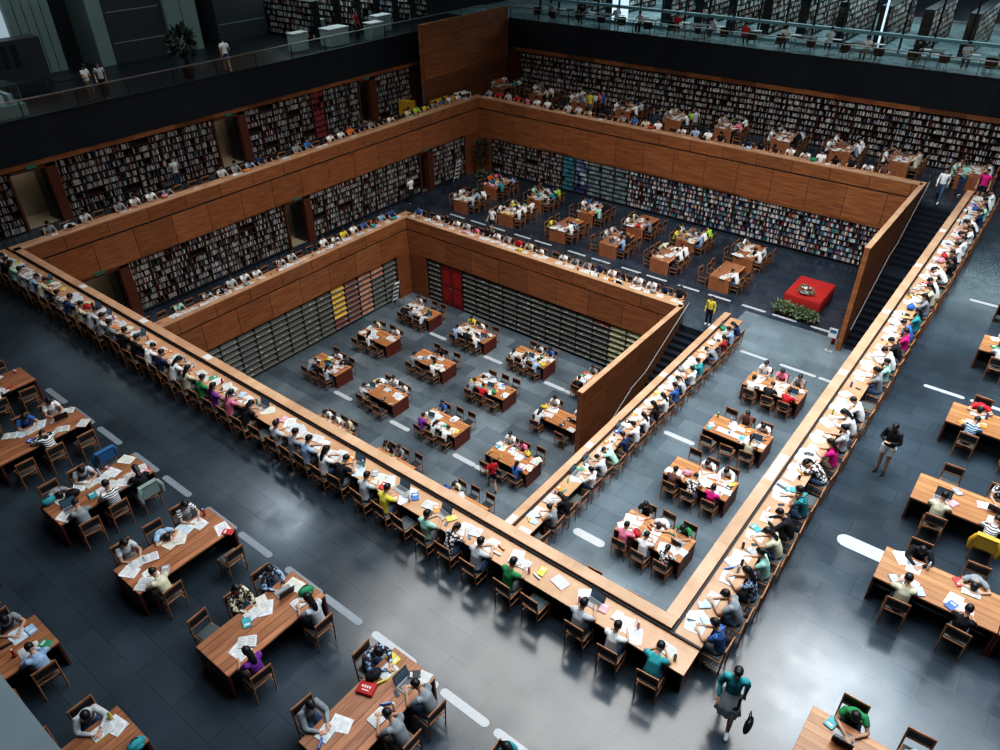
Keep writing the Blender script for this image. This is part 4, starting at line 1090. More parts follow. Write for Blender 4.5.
# middle level, between the lower stairs and the upper stairs
r = random.Random(78)
BR = [(14.25, {(1, 0): ('black', dict(hair='long')), (1, 1): ('pale grey', dict(pose='sleep')), (1, 2): ('green', dict(pose='write')), (-1, 0): ('pink', dict(pose='read', hair='short')), (-1, 1): ('white', dict(pose='read')), (-1, 2): ('white', dict(hair='tail', pat='shirt_print'))}),
      (17.35, {(1, 0): None, (1, 1): ('white', dict(pose='write')), (1, 2): ('white', dict(pose='write')), (-1, 0): ('brown', dict(hair='short')), (-1, 1): ('white', dict(pat='shirt_print')), (-1, 2): ('magenta', dict(pose='upright', hair='short'))}),
      (20.28, {(1, 0): None, (1, 1): ('brown', dict(pose='upright')), (1, 2): ('white', dict(pose='write')), (-1, 0): None, (-1, 1): None, (-1, 2): ('cream', {})}),
      (23.7, {(1, 0): ('white', dict(pose='upright')), (1, 1): ('pink', {}), (1, 2): ('grey', {}), (-1, 0): ('white', {}), (-1, 1): ('black', {}), (-1, 2): ('red', {})}),
      (10.9, {(1, 0): None, (1, 1): 'x', (1, 2): None, (-1, 0): 'x', (-1, 1): 'x', (-1, 2): 'x'})]
for i, (y0, st) in enumerate(BR):
    k = (i+1) % 5
    table(TA, -5.93*KB, (y0+.53)*KB, ZB, 2.2, 1.07, 'x', 'wooden reading table between the two stair parapets, %s from the front' % ordn(k+1), '%s table between the stairs' % ordn(k+1), 'hi', r, st, group='reading tables between the stairs')
# pit
r = random.Random(77); q = 0
ROWN = ['front', 'second', 'third', 'rearmost']; COLN = ['first', 'second', 'third', 'fourth']
for ci, xr in enumerate((-24.1, -20.3, -16.6, -12.8)):
    for ri, y0 in enumerate((14.4, 17.8, 21.15, 24.35)):
        if (ci, ri) in ((0, 0),): continue
        wh = '%s-column %s-row pit table' % (COLN[ci], ROWN[ri])
        st = rs(r, 3, .80)
        if (ci, ri) == (1, 0): st = {(-1, 0): None, (-1, 1): None, (-1, 2): None, (1, 0): 'white', (1, 1): ('white', dict(pose='write')), (1, 2): ('cream', {})}
        if (ci, ri) == (2, 0): st = {(-1, 0): None, (-1, 1): None, (-1, 2): None, (1, 0): ('black', {}), (1, 1): ('grey', {}), (1, 2): None}
        if (ci, ri) == (3, 0): st = {(-1, 0): None, (-1, 1): None, (-1, 2): None, (1, 0): ('cream', {}), (1, 1): None, (1, 2): None}
        if (ci, ri) == (2, 1): st = {(-1, 0): 'purple', (-1, 1): 'pale grey', (-1, 2): ('white', dict(pose='write')), (1, 0): ('blue', {}), (1, 1): None, (1, 2): None}
        if (ci, ri) == (3, 1): st = {(-1, 0): None, (-1, 1): None, (-1, 2): ('blue', {}), (1, 0): 'white', (1, 1): 'pink', (1, 2): None}
        if (ci, ri) == (3, 2): st = {(-1, 0): ('pale grey', {}), (-1, 1): 'x', (-1, 2): None, (1, 0): 'white', (1, 1): 'x', (1, 2): ('white', {})}
        table(TA, (xr-1.1)*KA, (y0+.53)*KA, ZA, 2.2, 1.07, 'x', 'wooden reading table with dark red ends, %s column %s row on the pit floor' % (COLN[ci], ROWN[ri]), wh, 'lo', r, st, group='reading tables on the pit floor', setback=.08, dens=1.0, chl='lo')
# middle level rear
r = random.Random(79)
for i, x0 in enumerate((-28.25, -24.85, -21.3, -18.1, -15.1, -11.9)):
    for ri, y0 in enumerate((31.3, 34.1)):
        wh = '%s %s-row middle-rear table' % (ordn(i+1), 'front' if ri == 0 else 'rear')
        st = {(s, j): ('auto' if r.random() < .75 else None) for s in (-1, 1) for j in range(3)}
        if i == 5 and ri == 0: st = {(-1, 0): None, (-1, 1): None, (-1, 2): None, (1, 0): ('white', {}), (1, 1): None, (1, 2): None}
        if i == 4 and ri == 1: st = {(-1, 0): 'yellow', (-1, 1): 'white', (-1, 2): None, (1, 0): ('light blue', {}), (1, 1): 'white', (1, 2): ('lime green', {})}
        if i == 1 and ri == 1: st[(1, 2)] = ('lime green', {}); st[(1, 1)] = ('teal', {})
        if i == 2 and ri == 0: st[(-1, 0)] = ('yellow', {}); st[(1, 1)] = ('light blue', {})
        if i == 3 and ri == 0: st[(-1, 0)] = None; st[(1, 0)] = ('light blue', {})
        table(TB, (x0+.53)*KB, (y0+.98)*KB, ZB, 1.95, 1.07, 'y', 'wooden reading table, %s of the %s row on the middle rear floor' % (ordn(i+1), 'front' if ri == 0 else 'rear'), wh, 'lo', r, st, chl='lo' if ri == 0 else 'mass', group='reading tables on the middle rear floor', dens=.8)
r = random.Random(104)
us = [YF2-.2-.72*i for i in range(24)]
seat_row(Tml, us, DESKW, ZB, -PI/2, 'the middle door-side ledge', 'g', 'lo', r, ['blue', 'light blue', 'orange', 'blue', 'white'], .75, chl='mass')
us = [XL2+.1+.72*i for i in range(24)]
seat_row(Tmr, us, DESKW, ZB, PI, 'the middle rear ledge', 'g', 'lo', r, ['blue', None, 'white', 'black', 'white', 'pale grey', 'pink', 'black', 'white', 'grey', 'red', 'cream', 'white'], .85, chl='mass')
us = [YF-.2-.78*i for i in range(36)]
seat_row(Tul, us, DESKW, 0, -PI/2, 'the upper door-side ledge', 'g', 'mass', r, [None, 'white', 'white', 'blue', 'grey', 'yellow', 'lime green'], .75, cf=.5)
us = [XL+.1+.78*i for i in range(33)]
seat_row(Tur, us, DESKW, 0, PI, 'the upper rear ledge', 'g', 'mass', r, None, .85, cf=.5)

# upper rear
r = random.Random(80)
for i, x in enumerate((-33.0, -29.8, -26.4, -23.1, -19.65, -16.5, -13.1, -9.9, -7.0, -3.75, -.9)):
    table(TB, x, 42.7, 0, 1.95, 1.07, 'y', 'dark reddish reading table, %s in the row below the upper rear bookcases' % ordn(i+1), '%s table of the upper rear row' % ordn(i+1), 'mass', r, rs(r, 3, .9), group='reading tables in the upper rear row', dens=.5)
for i in range(16):
    x = -31.5+i*2.3; crowd_add(Vector((x, 45.7+(i % 3)*.5, ZD)), (PI if i % 2 else 0)+r.uniform(-.5, .5), r.choice(['read', 'upright', 'write']), 'short', r.choice(['white', 'pale grey', 'black', 'white', 'light blue', 'grey', 'red']), r)
    PMASS.cbox((x+.4, 46.6, ZD+.75), (.5, .3, .02), 0, (.7, .7, .7))
tag(build(CHMASS, 'chairs', [M['chair'], M['pad']]), 'wooden chairs along the rear ledges and in the rearmost table rows', 'chairs', kind='stuff')
tag(build(PMASS, 'loose_papers', M['book']), 'white sheets and open books scattered over the farther desks and tables', 'papers', kind='stuff')
tag(build(crowd_mb, 'crowd', M['crowd'], smooth=True), 'readers packed along the upper ledges and at the upper rear tables', 'crowd', kind='stuff')

# ---------------------------------------------------------------- standing and walking people
r = random.Random(83)
def stander(loc, rz, col, where, pose, **k): return person(loc, rz, col, where, 'hi', r, pose=pose, **k)
w = stander((-1.55, 8.72, 0), -2.9, 'teal', 'crossing the floor in a pale dress with a black bag', 'walk', hair='long', sc=1.0, short=True, longs=True)
b = MB(); nn = 36; prof = [(.235, .50, .07), (.205, .70, .05), (.175, .90, .02), (.135, 1.06, .0), (.145, 1.20, .0), (.13, 1.33, -.01), (.075, 1.42, -.01)]; vs = []
for j, (rr_, zz, yy) in enumerate(prof):
    for k in range(nn):
        a = 2*PI*k/nn; q_ = rr_*(1+(.09*math.sin(9*a) if j < 3 else 0)*(1-j/3)); vs.append((q_*math.cos(a), yy+q_*.78*math.sin(a), zz))
b.add(vs, [(j*nn+k, j*nn+(k+1) % nn, (j+1)*nn+(k+1) % nn, (j+1)*nn+k) for j in range(len(prof)-1) for k in range(nn)]+[tuple(range(nn-1, -1, -1))])
build(b, 'dress', M['dress'], w, smooth=True)
b = MB(); b.ell((.33, .0, .62), (.07, .19, .15), 12, 8); hb = build(b, 'shoulder_bag', M['black'], smooth=True); hb.location = (-1.43, 8.52, 0)
tag(hb, 'black shoulder bag carried beside the woman in the pale dress', 'bag')
b = MB(); b.tube([(.33, -.1, .74), (.30, -.03, 1.0), (.30, .03, 1.0), (.33, .1, .74)], .012, 6); build(b, 'strap', M['black'], hb)
mn = stander((-1.20, 17.85, 0), PI-.25, 'black', 'in the aisle wearing white shorts', 'phone', hair='short', sc=.98, short=True)
for ch in list(mn.children):
    if ch.name.startswith('shorts'): ch.material_slots[0].link = 'OBJECT'; ch.material_slots[0].material = M['white']
rb = stander((-14.3, 17.45, ZA), .9, 'red', 'on the pit floor beside a table', 'walk', hair='short', sc=1.0)
stander((-4.45, 39.3, 0), PI, 'white', 'at the head of the upper stairs', 'walk', hair='short')
stander((-3.85, 40.9, 0), 2.6, 'mint green', 'above the upper stairs with a raised arm', 'phone', hair='tail')
stander((-2.9, 40.1, 0), PI, 'magenta', 'behind the end of the stair-side counter', 'stand', hair='short')
stander((-10.6, 28.75, ZB), PI, 'yellow', 'at the head of the lower stairs', 'stand', hair='long', sc=.85)
stander((-35.0, 18.3, 0), 1.4, 'pale grey', 'facing the upper door-side bookcases', 'phone', hair='short')
stander((-31.6, 31.2, ZB), 1.5, 'white', 'facing the middle door-side bookcases', 'phone', hair='short')
stander((-25.3, 41.4, 0), PI, 'yellow', 'between the upper rear tables', 'stand', hair='long')
stander((-24.7, 42.0, 0), 2.2, 'blue', 'chatting between the upper rear tables', 'walk', hair='short')
stander((-20.9, 42.0, 0), PI, 'black', 'in the upper rear aisle', 'phone', hair='short')
stander((-18.2, 41.6, 0), 1.0, 'pale grey', 'passing a table below the rear bookcases', 'walk', hair='short')
stander((-24.7, 30.6, ZB), PI, 'white', 'walking behind the middle rear ledge', 'walk', hair='short')
stander((-37.0, 16.3, ZD), -1.2, 'white', 'at the gallery rail next to a companion', 'phone', hair='long')
stander((-36.95, 16.95, ZD), -2.0, 'pale grey', 'leaning at the gallery rail second of a pair', 'walk', hair='short')
stander((-36.8, 23.6, ZD), 1.2, 'white', 'alone on the gallery near the potted tree', 'walk', hair='short')
stander((-37.6, 33.6, ZD), -1.2, 'red', 'on the gallery by the pale counters', 'stand', hair='short')

# jackets and covers on chair backs
def jacket(loc, rz, mat, label):
    b = MB(); r = random.Random(3)
    b.box((-.23, -.33, .55), (.23, -.295, .90)); b.box((-.235, -.33, .88), (.235, -.20, .915)); b.box((-.21, -.225, .62), (.21, -.20, .90))
    o = build(b, 'jacket', mat, None, loc, rz); tag(o, label, 'jacket')
    for s in (-1, 1):
        b = MB(); b.tube([(s*.22, -.30, .88), (s*.30, -.33, .72), (s*.28, -.35, .50)], [.06, .055, .05], 8, flat=.6); build(b, 'sleeve', mat, o, smooth=True)
def seatpos(cx, cy, L, W, along, s, j, n, setback=.12):
    t = (j+.5)/n-.5; d = W/2+.13+setback
    return (cx+t*(L-.15), cy+s*d, 0) if along == 'x' else (cx+s*d, cy+t*(L-.15), 0)
jacket(seatpos(.89, 16.92, 2.38, 1.08, 'x', -1, 1, 2), 0, M['yellow'], 'yellow jacket hung over the chair of the white-shirted reader')
jacket(seatpos(-16.38, 4.43, 2.42, 1.08, 'y', 1, 2, 3), PI/2, M['teal'], 'denim jacket hung over a chair at the third inner front hall table')
jacket(seatpos(-16.38, 4.43, 2.42, 1.08, 'y', -1, 2, 3), -PI/2, M['blue'], 'blue patterned jacket hung over an empty front hall chair')
# red tote bag on the bright front table, paper spreads
tb = MB(); tb.box((-.17, -.13, 0), (.17, .13, .07)); me = bake(tb, 'tote_bag', [M['red']], [('BEVEL', dict(width=.025, segments=2))])
tt = link('tote_bag', me, None, (-7.02, 4.72, .751), .35); tag(tt, 'bright red tote bag lying flat on a front hall table', 'bag')
b = MB(); b.tube([(-.08, .12, .05), (-.07, .20, .04), (.07, .20, .04), (.08, .12, .05)], .010, 6); build(b, 'bag_handle', M['red'], tt)
b = MB()
for k, x in enumerate((-.08, -.03, .02, .07)): b.cbox((x, .02, .0705), (.025, .045, .002)); 
b.cbox((0, -.05, .0705), (.14, .015, .002)); build(b, 'print', M['white'], tt)
def sheets(spots, z, grp, where):
    rr = random.Random(7)
    for (x, y, rz, sx) in spots: item('paper_sheet', (x, y, z), rz, where, grp, rr, col=('white', (.84, .85, .86)), sc=sx)
b = MB(); b.cbox((0, 0, .003), (1.75, .26, .004)); b.cbox((.3, .01, .006), (.9, .24, .003)); lo_ = build(b, 'paper_roll', M['page'], None, (-5.85, 21.0, ZB+.752)); tag(lo_, 'long white paper strip laid along the front edge of a table between the stairs', 'papers')
sheets([(-2.85, 15.15, .2, 1.5), (-2.80, 15.55, -.1, 1.5), (-2.7, 14.75, .5, 1.4), (-2.9, 16.0, .1, 1.3)], .752, 'the stair-side counter', 'spread at the empty eighth seat of the stair-side counter')
# little number plates set into the parapet caps
def plate(x, y, z, rz, label, L=.3):
    b = MB(); b.cbox((0, 0, .004), (.20, L, .008)); b2 = MB(); b2.cbox((0, 0, .0085), (.17, L-.04, .001))
    o = build(b, 'seat_plate', M['white'], None, (x, y, z), rz); tag(o, label, 'sign', 'white plates on the parapet caps'); build(b2, 'plate_panel', M['page'], o)
for i, y in enumerate((15.3, 20.6, 25.2, 29.6, 33.6)): plate(XN+.13, y, PH+.001, 0, 'white plate on the cap of the stair-side parapet, %s from the corner' % ordn(i+1), L=1.15 if i == 0 else .3)
for i, y in enumerate((12.4, 17.3, 22.7, 27.2)): plate(XR2+.13, y, ZB+PH+.001, 0, 'white plate on the cap beside the lower stairs, %s from the front' % ordn(i+1), L=1.3 if i == 0 else .3)
for i, x in enumerate((-22.9, -27.0, -19.2)): plate(x, YN-.13, PH+.001, PI/2, 'white plate on the front parapet cap, %s along the row' % ordn(i+1))

# ---------------------------------------------------------------- plants and display
def leaf_cluster(b, c, R, n, size, rr, up=.3):
    for _ in range(n):
        d = Vector((rr.gauss(0, 1), rr.gauss(0, 1), rr.gauss(0, 1)+up)); d.normalize(); p = Vector(c)+Vector((d.x*R[0], d.y*R[1], d.z*R[2]))*rr.uniform(.35, 1)
        t = d.cross(Vector((rr.gauss(0, 1), rr.gauss(0, 1), rr.gauss(0, 1)))).normalized(); s = size*rr.uniform(.6, 1.3)
        d2 = (d+Vector((0, 0, -.3))).normalized()
        b.add([p, p+t*s*.28+d2*s*.45, p+d2*s, p-t*s*.28+d2*s*.45], [(0, 1, 2, 3)])
def potted_tree(x, y, z, h, R, label, mat, seed, n=260, ls=.22):
    rr = random.Random(seed); root = empty('potted_tree', (x, y, z)); tag(root, label, 'plant')
    b = MB(); b.lathe([(.20, 0), (.27, .05), (.30, .42), (.33, .45), (.33, .48), (.27, .48), (.25, .40)], n=14); build(b, 'pot', M['pot'], root, smooth=True)
    b = MB(); b.lathe([(.26, .38), (.26, .43)], n=12); build(b, 'soil', M['recess'], root)
    b = MB()
    for k in range(3):
        a = 2*PI*k/3; b.tube([(.05*math.cos(a), .05*math.sin(a), .4), (.10*math.cos(a), .10*math.sin(a), h*.45), (.28*R*math.cos(a+.5), .28*R*math.sin(a+.5), h*.78)], [.028, .022, .012], 6)
    build(b, 'trunk', M['pot'], root, smooth=True)
    b = MB(); leaf_cluster(b, (0, 0, h*.72), (R, R, h*.32), n, ls, rr); build(b, 'foliage', mat, root)
potted_tree(-31.35, 37.8, ZB, 2.4, .55, 'dark leafy potted tree standing in the middle level corner', M['leafd'], 1)
potted_tree(-34.9, 43.9, 0, 2.2, .6, 'dark potted tree in the shade beside the upper rear bookcases', M['leafd'], 2) if False else None
potted_tree(-37.8, 21.9, ZD, 2.2, .62, 'large potted tree with drooping dark leaves by the gallery column', M['leafd'], 3, 200, .4)
def bush(x, y, z, label, grp, seed, R=.28, h=.42):
    rr = random.Random(seed); root = empty('potted_shrub', (x, y, z)); tag(root, label, 'plant', grp)
    b = MB(); b.lathe([(.12, 0), (.16, .18), (.17, .2), (.13, .2)], n=10); build(b, 'pot', M['pot'], root, smooth=True)
    b = MB(); leaf_cluster(b, (0, 0, h*.9), (R, R, h*.6), 110, .16, rr, .4); build(b, 'foliage', M['leafh'], root)
for i in range(7): bush(-8.5+i*.275, 31.75-.02*i, ZB, 'pale green shrub in the low hedge before the red display, %s in line' % ordn(i+1), 'shrubs before the red display table', 40+i)
for i in range(4): bush(-30.9+i*.55, 37.2-.5*i*.2, ZB, 'dark low shrub in the middle level corner, %s in line' % ordn(i+1), 'dark shrubs in the corner', 60+i, .3, .4)
dt = empty('display_table', (-7.7, 33.5, ZB)); tag(dt, 'display table draped with red cloth standing below the middle rear bookcases', 'table')
b = MB(); b.box((-.85, -1.1, .0), (.85, 1.1, .74)); me = bake(b, 'table_cloth', [M['red']], [('BEVEL', dict(width=.03, segments=2))]); link('cloth_skirt', me, dt)
b = MB(); b.box((-.82, -1.07, .745), (.82, 1.07, .765)); build(b, 'tabletop', M['red'], dt)
rr = random.Random(5)
for i in range(16):
    x, y = -7.7+rr.uniform(-.7, .7), 33.5+rr.uniform(-.2, .95)
    item('closed_book', (x, y, ZB+.768), rr.uniform(-.6, .6), 'lying on the red display table', 'the red display table', rr, col=rr.choice([('red', (.5, .04, .03)), ('white', (.8, .8, .8)), ('red', (.45, .02, .02)), ('blue', (.1, .25, .5))]))
fb = empty('flower_bowl', (-7.75, 32.8, ZB+.768)); tag(fb, 'bowl of white and red flowers with leaves on the red display table', 'flowers')
b = MB(); b.lathe([(.10, 0), (.22, .10), (.24, .11), (.18, .10)], n=12); build(b, 'bowl', M['white'], fb, smooth=True)
b = MB(); leaf_cluster(b, (0, 0, .2), (.42, .32, .15), 140, .15, rr, .6); build(b, 'foliage', M['leafh'], fb)
for i in range(14):
    b = MB(); a = rr.uniform(0, 2*PI); d = rr.uniform(0, .35); b.ell((d*math.cos(a), d*math.sin(a)*.8, .34+rr.uniform(-.05, .05)), (.05, .05, .035), 8, 5); build(b, 'flower', M['white'] if i % 3 else M['red'], fb, smooth=True)
# sign stand at the foot of the upper stairs
ss = empty('sign_stand', (-5.5, 29.8, ZB)); tag(ss, 'small white sign stand at the foot of the upper stairs guard', 'sign')
b = MB(); b.box((-.16, -.12, 0), (.16, .12, .03)); b.box((-.02, -.02, .03), (.02, .02, .8)); build(b, 'base', M['grey'], ss)
b = MB(); b.cbox((0, -.03, .92), (.34, .02, .44)); build(b, 'board', M['white'], ss)
b = MB(); b.cbox((0, -.045, 1.0), (.26, .004, .14)); build(b, 'picture', M['blue'], ss)
fe = empty('fire_extinguisher', (-5.55, 30.5, ZB)); tag(fe, 'red fire extinguisher on the floor against the upper stairs guard', 'extinguisher')
b = MB(); b.lathe([(.08, 0), (.08, .40), (.05, .47), (.025, .5)], n=12); build(b, 'cylinder_body', M['red'], fe, smooth=True)
b = MB(); b.tube([(0, 0, .5), (.0, 0, .55), (.08, 0, .56)], .014, 6); b.tube([(.0, 0, .53), (.09, 0, .40), (.09, 0, .2)], .01, 6); build(b, 'valve_hose', M['black'], fe)
# yellow boards, blue banner and white trolley in the upper corner
for i, (x, y, rz) in enumerate(((-35.1, 34.9, .1), (-33.55, 36.2, PI/2), (-33.55, 37.2, PI/2))):
    t = empty('yellow_cabinet', (x, y, 0), rz); tag(t, 'low yellow cabinet in the upper corner by the tower, %s of three' % ordn(i+1), 'cabinet', 'yellow cabinets by the tower')
    b = MB(); b.box((-.45, -.3, .05), (.45, .3, .95)); build(b, 'body', M['yellow'], t)
    b = MB(); b.box((-.47, -.32, .95), (.47, .32, .98)); build(b, 'top', M['yellow'], t)
    for s in (-1, 1):
        b = MB(); b.box((s*.22-.2, -.32, .1), (s*.22+.2, -.302, .9)); dd = build(b, 'door', M['yellow'], t)
        b = MB(); b.box((s*.06-.01, -.34, .45), (s*.06+.01, -.32, .6)); build(b, 'knob', M['steel'], dd)
bn = empty('banner_stand', (-33.9, 35.3, 0), -.9); tag(bn, 'tall narrow blue banner standing against the wooden tower', 'banner')
b = MB(); b.box((-.3, -.01, .05), (.3, .01, 1.9)); build(b, 'banner_sheet', M['blue'], bn)
b = MB(); b.box((-.32, -.12, 0), (.32, .12, .05)); build(b, 'base', M['grey'], bn)
tr = empty('book_trolley', (-33.2, 38.2, 0), 1.45); tag(tr, 'white tubular book trolley beside the wooden tower', 'trolley')
for s in (-1, 1):
    b = MB(); b.tube([(-.5, s*.25, .12), (-.5, s*.25, 1.1), (.5, s*.25, 1.1), (.5, s*.25, .12)], .03, 6); build(b, 'side_frame', M['white'], tr)
for z in (.3, .7, 1.05):
    b = MB(); b.box((-.5, -.25, z), (.5, .25, z+.03)); build(b, 'shelf', M['white'], tr)
for sx in (-1, 1):
    for sy in (-1, 1):
        b = MB(); b.tube([(sx*.5, sy*.25-.02, .06), (sx*.5, sy*.25+.02, .06)], .06, 10, caps=False); build(b, 'wheel', M['black'], tr)
for i, y in enumerate((35.2, 34.0)):
    t = empty('step_ladder', (-31.7, y+.7, ZB), PI/2) if i == 0 else empty('step_ladder', (-28.5+.0, 25.3, ZA) if False else (-28.5, 26.4, ZA), PI/2)
    tag(t, 'white step ladder leaning by the middle door-side bookcases' if i == 0 else 'pale step ladder by the pit magazine racks', 'ladder')
    for s in (-1, 1):
        b = MB(); b.tube([(s*.22, .35, 0), (s*.18, .0, 1.5)], .02, 6); build(b, 'rail', M['white'], t)
        b = MB(); b.tube([(s*.22, -.25, 0), (s*.18, .0, 1.5)], .016, 6); build(b, 'back_leg', M['steel'], t)
    for k in range(5):
        z = .28*(k+1); b = MB(); b.box((-.2, .35-.35*z/1.5-.06, z-.01), (.2, .35-.35*z/1.5+.06, z+.015)); build(b, 'rung', M['white'], t)

# ---------------------------------------------------------------- gallery: balustrade, furniture, glass screen, stacks
def balustrade(T, u0, u1, label, step=2.4):
    root = empty('glass_balustrade', T((u0+u1)/2, .1, ZD)); tag(root, label, 'balustrade'); org = Vector(root.location)
    def P(mb, nm, m):
        me = mb.mesh(nm, [m]); me.transform(Matrix.Translation(-org)); link(nm, me, root)
    b = MB(); b.box((u0, .02, 5.40), (u1, .09, 5.45), T=T); P(b, 'handrail', M['steel'])
    u = u0
    while u < u1-.1:
        e = min(u+step, u1); b = MB(); b.box((u+.03, .05, 4.7), (e-.03, .065, 5.38), T=T); P(b, 'glass_panel', M['glass'])
        b = MB(); b.box((u-.015, .03, 4.6), (u+.015, .085, 5.4), T=T); P(b, 'post', M['steel_d']); u = e
balustrade(FL(XD), 8, 44, 'glass balustrade with steel handrail along the gallery above the doors')
balustrade(FR(YD), -34, 8, 'glass balustrade with steel handrail along the rear gallery')
def lounge_chair(x, y, rz, label):
    t = empty('lounge_chair', (x, y, ZD), rz); tag(t, label, 'chair', 'dark lounge chairs on the rear gallery')
    b = MB(); b.lathe([(.22, .38), (.24, .42), (.24, .46), (.2, .48)], n=12); build(b, 'seat', M['black'], t)
    b = MB(); n = 10
    for k in range(n):
        a0, a1 = PI*.05+PI*.9*k/n+PI, PI*.05+PI*.9*(k+1)/n+PI
        b.add([(.27*math.cos(a0), .27*math.sin(a0), .46), (.27*math.cos(a1), .27*math.sin(a1), .46), (.30*math.cos(a1), .30*math.sin(a1), .82), (.30*math.cos(a0), .30*math.sin(a0), .82),
               (.24*math.cos(a0), .24*math.sin(a0), .46), (.24*math.cos(a1), .24*math.sin(a1), .46), (.27*math.cos(a1), .27*math.sin(a1), .82), (.27*math.cos(a0), .27*math.sin(a0), .82)], [(0, 1, 2, 3), (7, 6, 5, 4), (3, 2, 6, 7)])
    build(b, 'backrest', M['black'], t)
    for k in range(4):
        a = PI/4+PI/2*k; b = MB(); b.tube([(.17*math.cos(a), .17*math.sin(a), .4), (.24*math.cos(a), .24*math.sin(a), 0)], .014, 6, caps=False); build(b, 'leg', M['steel'], t)
rr = random.Random(12)
for i in range(22):
    x = -32.6+i*1.72; lounge_chair(x+rr.uniform(-.2, .2), 45.4+rr.uniform(-.1, .5), rr.uniform(-.6, .6)+(0 if i % 2 else PI), 'dark round-backed chair at the rear gallery rail, %s from the tower' % ordn(i+1))
def gal_table(x, y, label, grp, col='black', w=1.3, d=.8):
    t = empty('gallery_table', (x, y, ZD)); tag(t, label, 'table', grp)
    b = MB(); b.box((-w/2, -d/2, .70), (w/2, d/2, .74)); build(b, 'tabletop', M[col], t)
    for sx in (-1, 1):
        for sy in (-1, 1):
            b = MB(); b.box((sx*(w/2-.06)-.025, sy*(d/2-.06)-.025, 0), (sx*(w/2-.06)+.025, sy*(d/2-.06)+.025, .70)); build(b, 'leg', M['steel'], t)
for i in range(11): gal_table(-31.0+i*3.3, 46.6, 'dark narrow table on the rear gallery, %s from the tower' % ordn(i+1), 'tables on the rear gallery', 'black')
# glass screen behind the rear gallery
win = empty('window_1', (-12, 48, ZD)); win['kind'] = 'structure'
b = MB(); b.box((-22, -.12, .0), (26, .12, .16)); b.box((-22, -.15, .95), (26, .15, 1.12)); b.box((-22, -.1, 4.6), (26, .1, 4.8)); build(b, 'window_beam', M['tealbeam'], win)
b = MB(); x = -22
rr = random.Random(8)
while x <= 26: b.box((x-.04, -.08, 0), (x+.04, .08, 4.7)); x += 1.62
build(b, 'window_frame', M['steel_d'], win)
b = MB(); b.box((-22, -.01, .16), (26, .01, 4.6)); build(b, 'pane', M['glass'], win)
for i, x in enumerate((-27.6, -10.9)):
    b = MB(); b.box((x-.6 if i == 0 else x-.05, 48.25, ZD), (x+.6 if i == 0 else x+.05, 48.35, ZD+5)); struct(b, 'window_%d' % (2+i), M['win'])  # wide pane is a window, thin strip a mullion with glow put in
def stack(x, y0, y1, h, label, grp, rr, T=None):
    T = T or (lambda u, v, w: (x+v, u, ZD+w)); b = MB()
    for v0 in (-.27, .25): b.box((y0, v0, 0), (y0+.03, v0+.02, h), T=T)
    b.box((y0, -.28, 0), (y0+.03, .28, h), T=T); b.box((y1-.03, -.28, 0), (y1, .28, h), T=T); b.box((y0, -.01, 0), (y1, .01, h), T=T); b.box((y0, -.28, h-.03), (y1, .28, h), T=T)
    for k in range(6): b.box((y0, -.28, .1+k*h/6.3), (y1, .28, .125+k*h/6.3), T=T)
    o = build(b, 'book_stack', M['steel_d']); tag(o, label, 'bookcase', grp)
    q = MB()
    for k in range(6):
        for s in (-1, 1):
            u = y0+.05
            while u < y1-.1:
                w = rr.uniform(.05, .12); c = pick(rr, PAL_MAIN); hh = h/6.3*rr.uniform(.5, .8)
                if rr.random() < .75: q.box((u, min(s*.02, s*.24), .126+k*h/6.3), (u+w-.01, max(s*.02, s*.24), .126+k*h/6.3+hh), 0, tuple(z*.8 for z in c), T=T)
                u += w
    build(q, 'book_fill', M['book'], o)
rr = random.Random(14)
for i in range(18):
    x = -31.5+i*2.25
    if -28.6 < x < -26.6: continue
    stack(x, 49.6, 56.0, 2.2, 'tall dark library stack behind the rear glass screen, %s from the tower' % ordn(i+1), 'stacks behind the rear glass screen', rr)
stack2 = 0
for i in range(7):
    y = 32.2+i*1.7
    stack(0, -48.0, -39.6, 2.2, 'dark library stack on the gallery beyond the pale counters, %s in line' % ordn(i+1), 'stacks on the side gallery', rr, T=(lambda y: (lambda u, v, w: (u, y+v, ZD+w)))(y))
def counter(x, y, w, d, label):
    t = empty('service_counter', (x, y, ZD)); tag(t, label, 'counter', 'pale counters on the side gallery')
    b = MB(); b.box((-d/2, -w/2, .0), (d/2, w/2, .92)); build(b, 'body', M['counter'], t); b = MB(); b.box((-d/2-.05, -w/2-.05, .92), (d/2+.05, w/2+.05, .97)); build(b, 'top', M['white'], t)
for i, (x, y, w, d) in enumerate(((-38.4, 29.6, 1.0, .6), (-37.9, 32.0, 1.5, .9), (-37.2, 34.6, 1.0, .7), (-38.8, 36.8, 1.2, .7), (-41, 33, 1.8, .8))): counter(x, y, w, d, 'pale counter with a white top on the side gallery, %s of five' % ordn(i+1))
# big piers of the side gallery
def pier(name, x0, x1, y0, y1, mat, z1=14, grooves=0, horiz=0):
    b = MB(); b.box((x0, y0, ZD), (x1, y1, z1)); 
    for k in range(grooves):
        y = y0+(y1-y0)*(k+1)/(grooves+1); b.box((x1, y-.015, ZD), (x1+.01, y+.015, z1), 1)
    for k in range(horiz):
        z = ZD+1.0+k*1.55; b.box((x1, y0+.15, z), (x1+.01, y1-.15, z+.05), 2)
    struct(b, name, [mat, M['recess'], M['teal']])
pier('wall_pier_dark_first', -46, -43.7, 21.15, 24.55, M['stone'], horiz=6)
pier('wall_pier_pale_middle', -46, -43.5, 24.6, 26.6, M['teal'], grooves=1)
pier('wall_recess', -48, -45.6, 26.6, 28.0, M['recess'])
pier('wall_pier_dark_second', -46, -43.9, 28.0, 31.6, M['stone'], horiz=6)
pier('wall_pier_pale_thin', -46, -43.6, 20.3, 21.1, M['teal'])
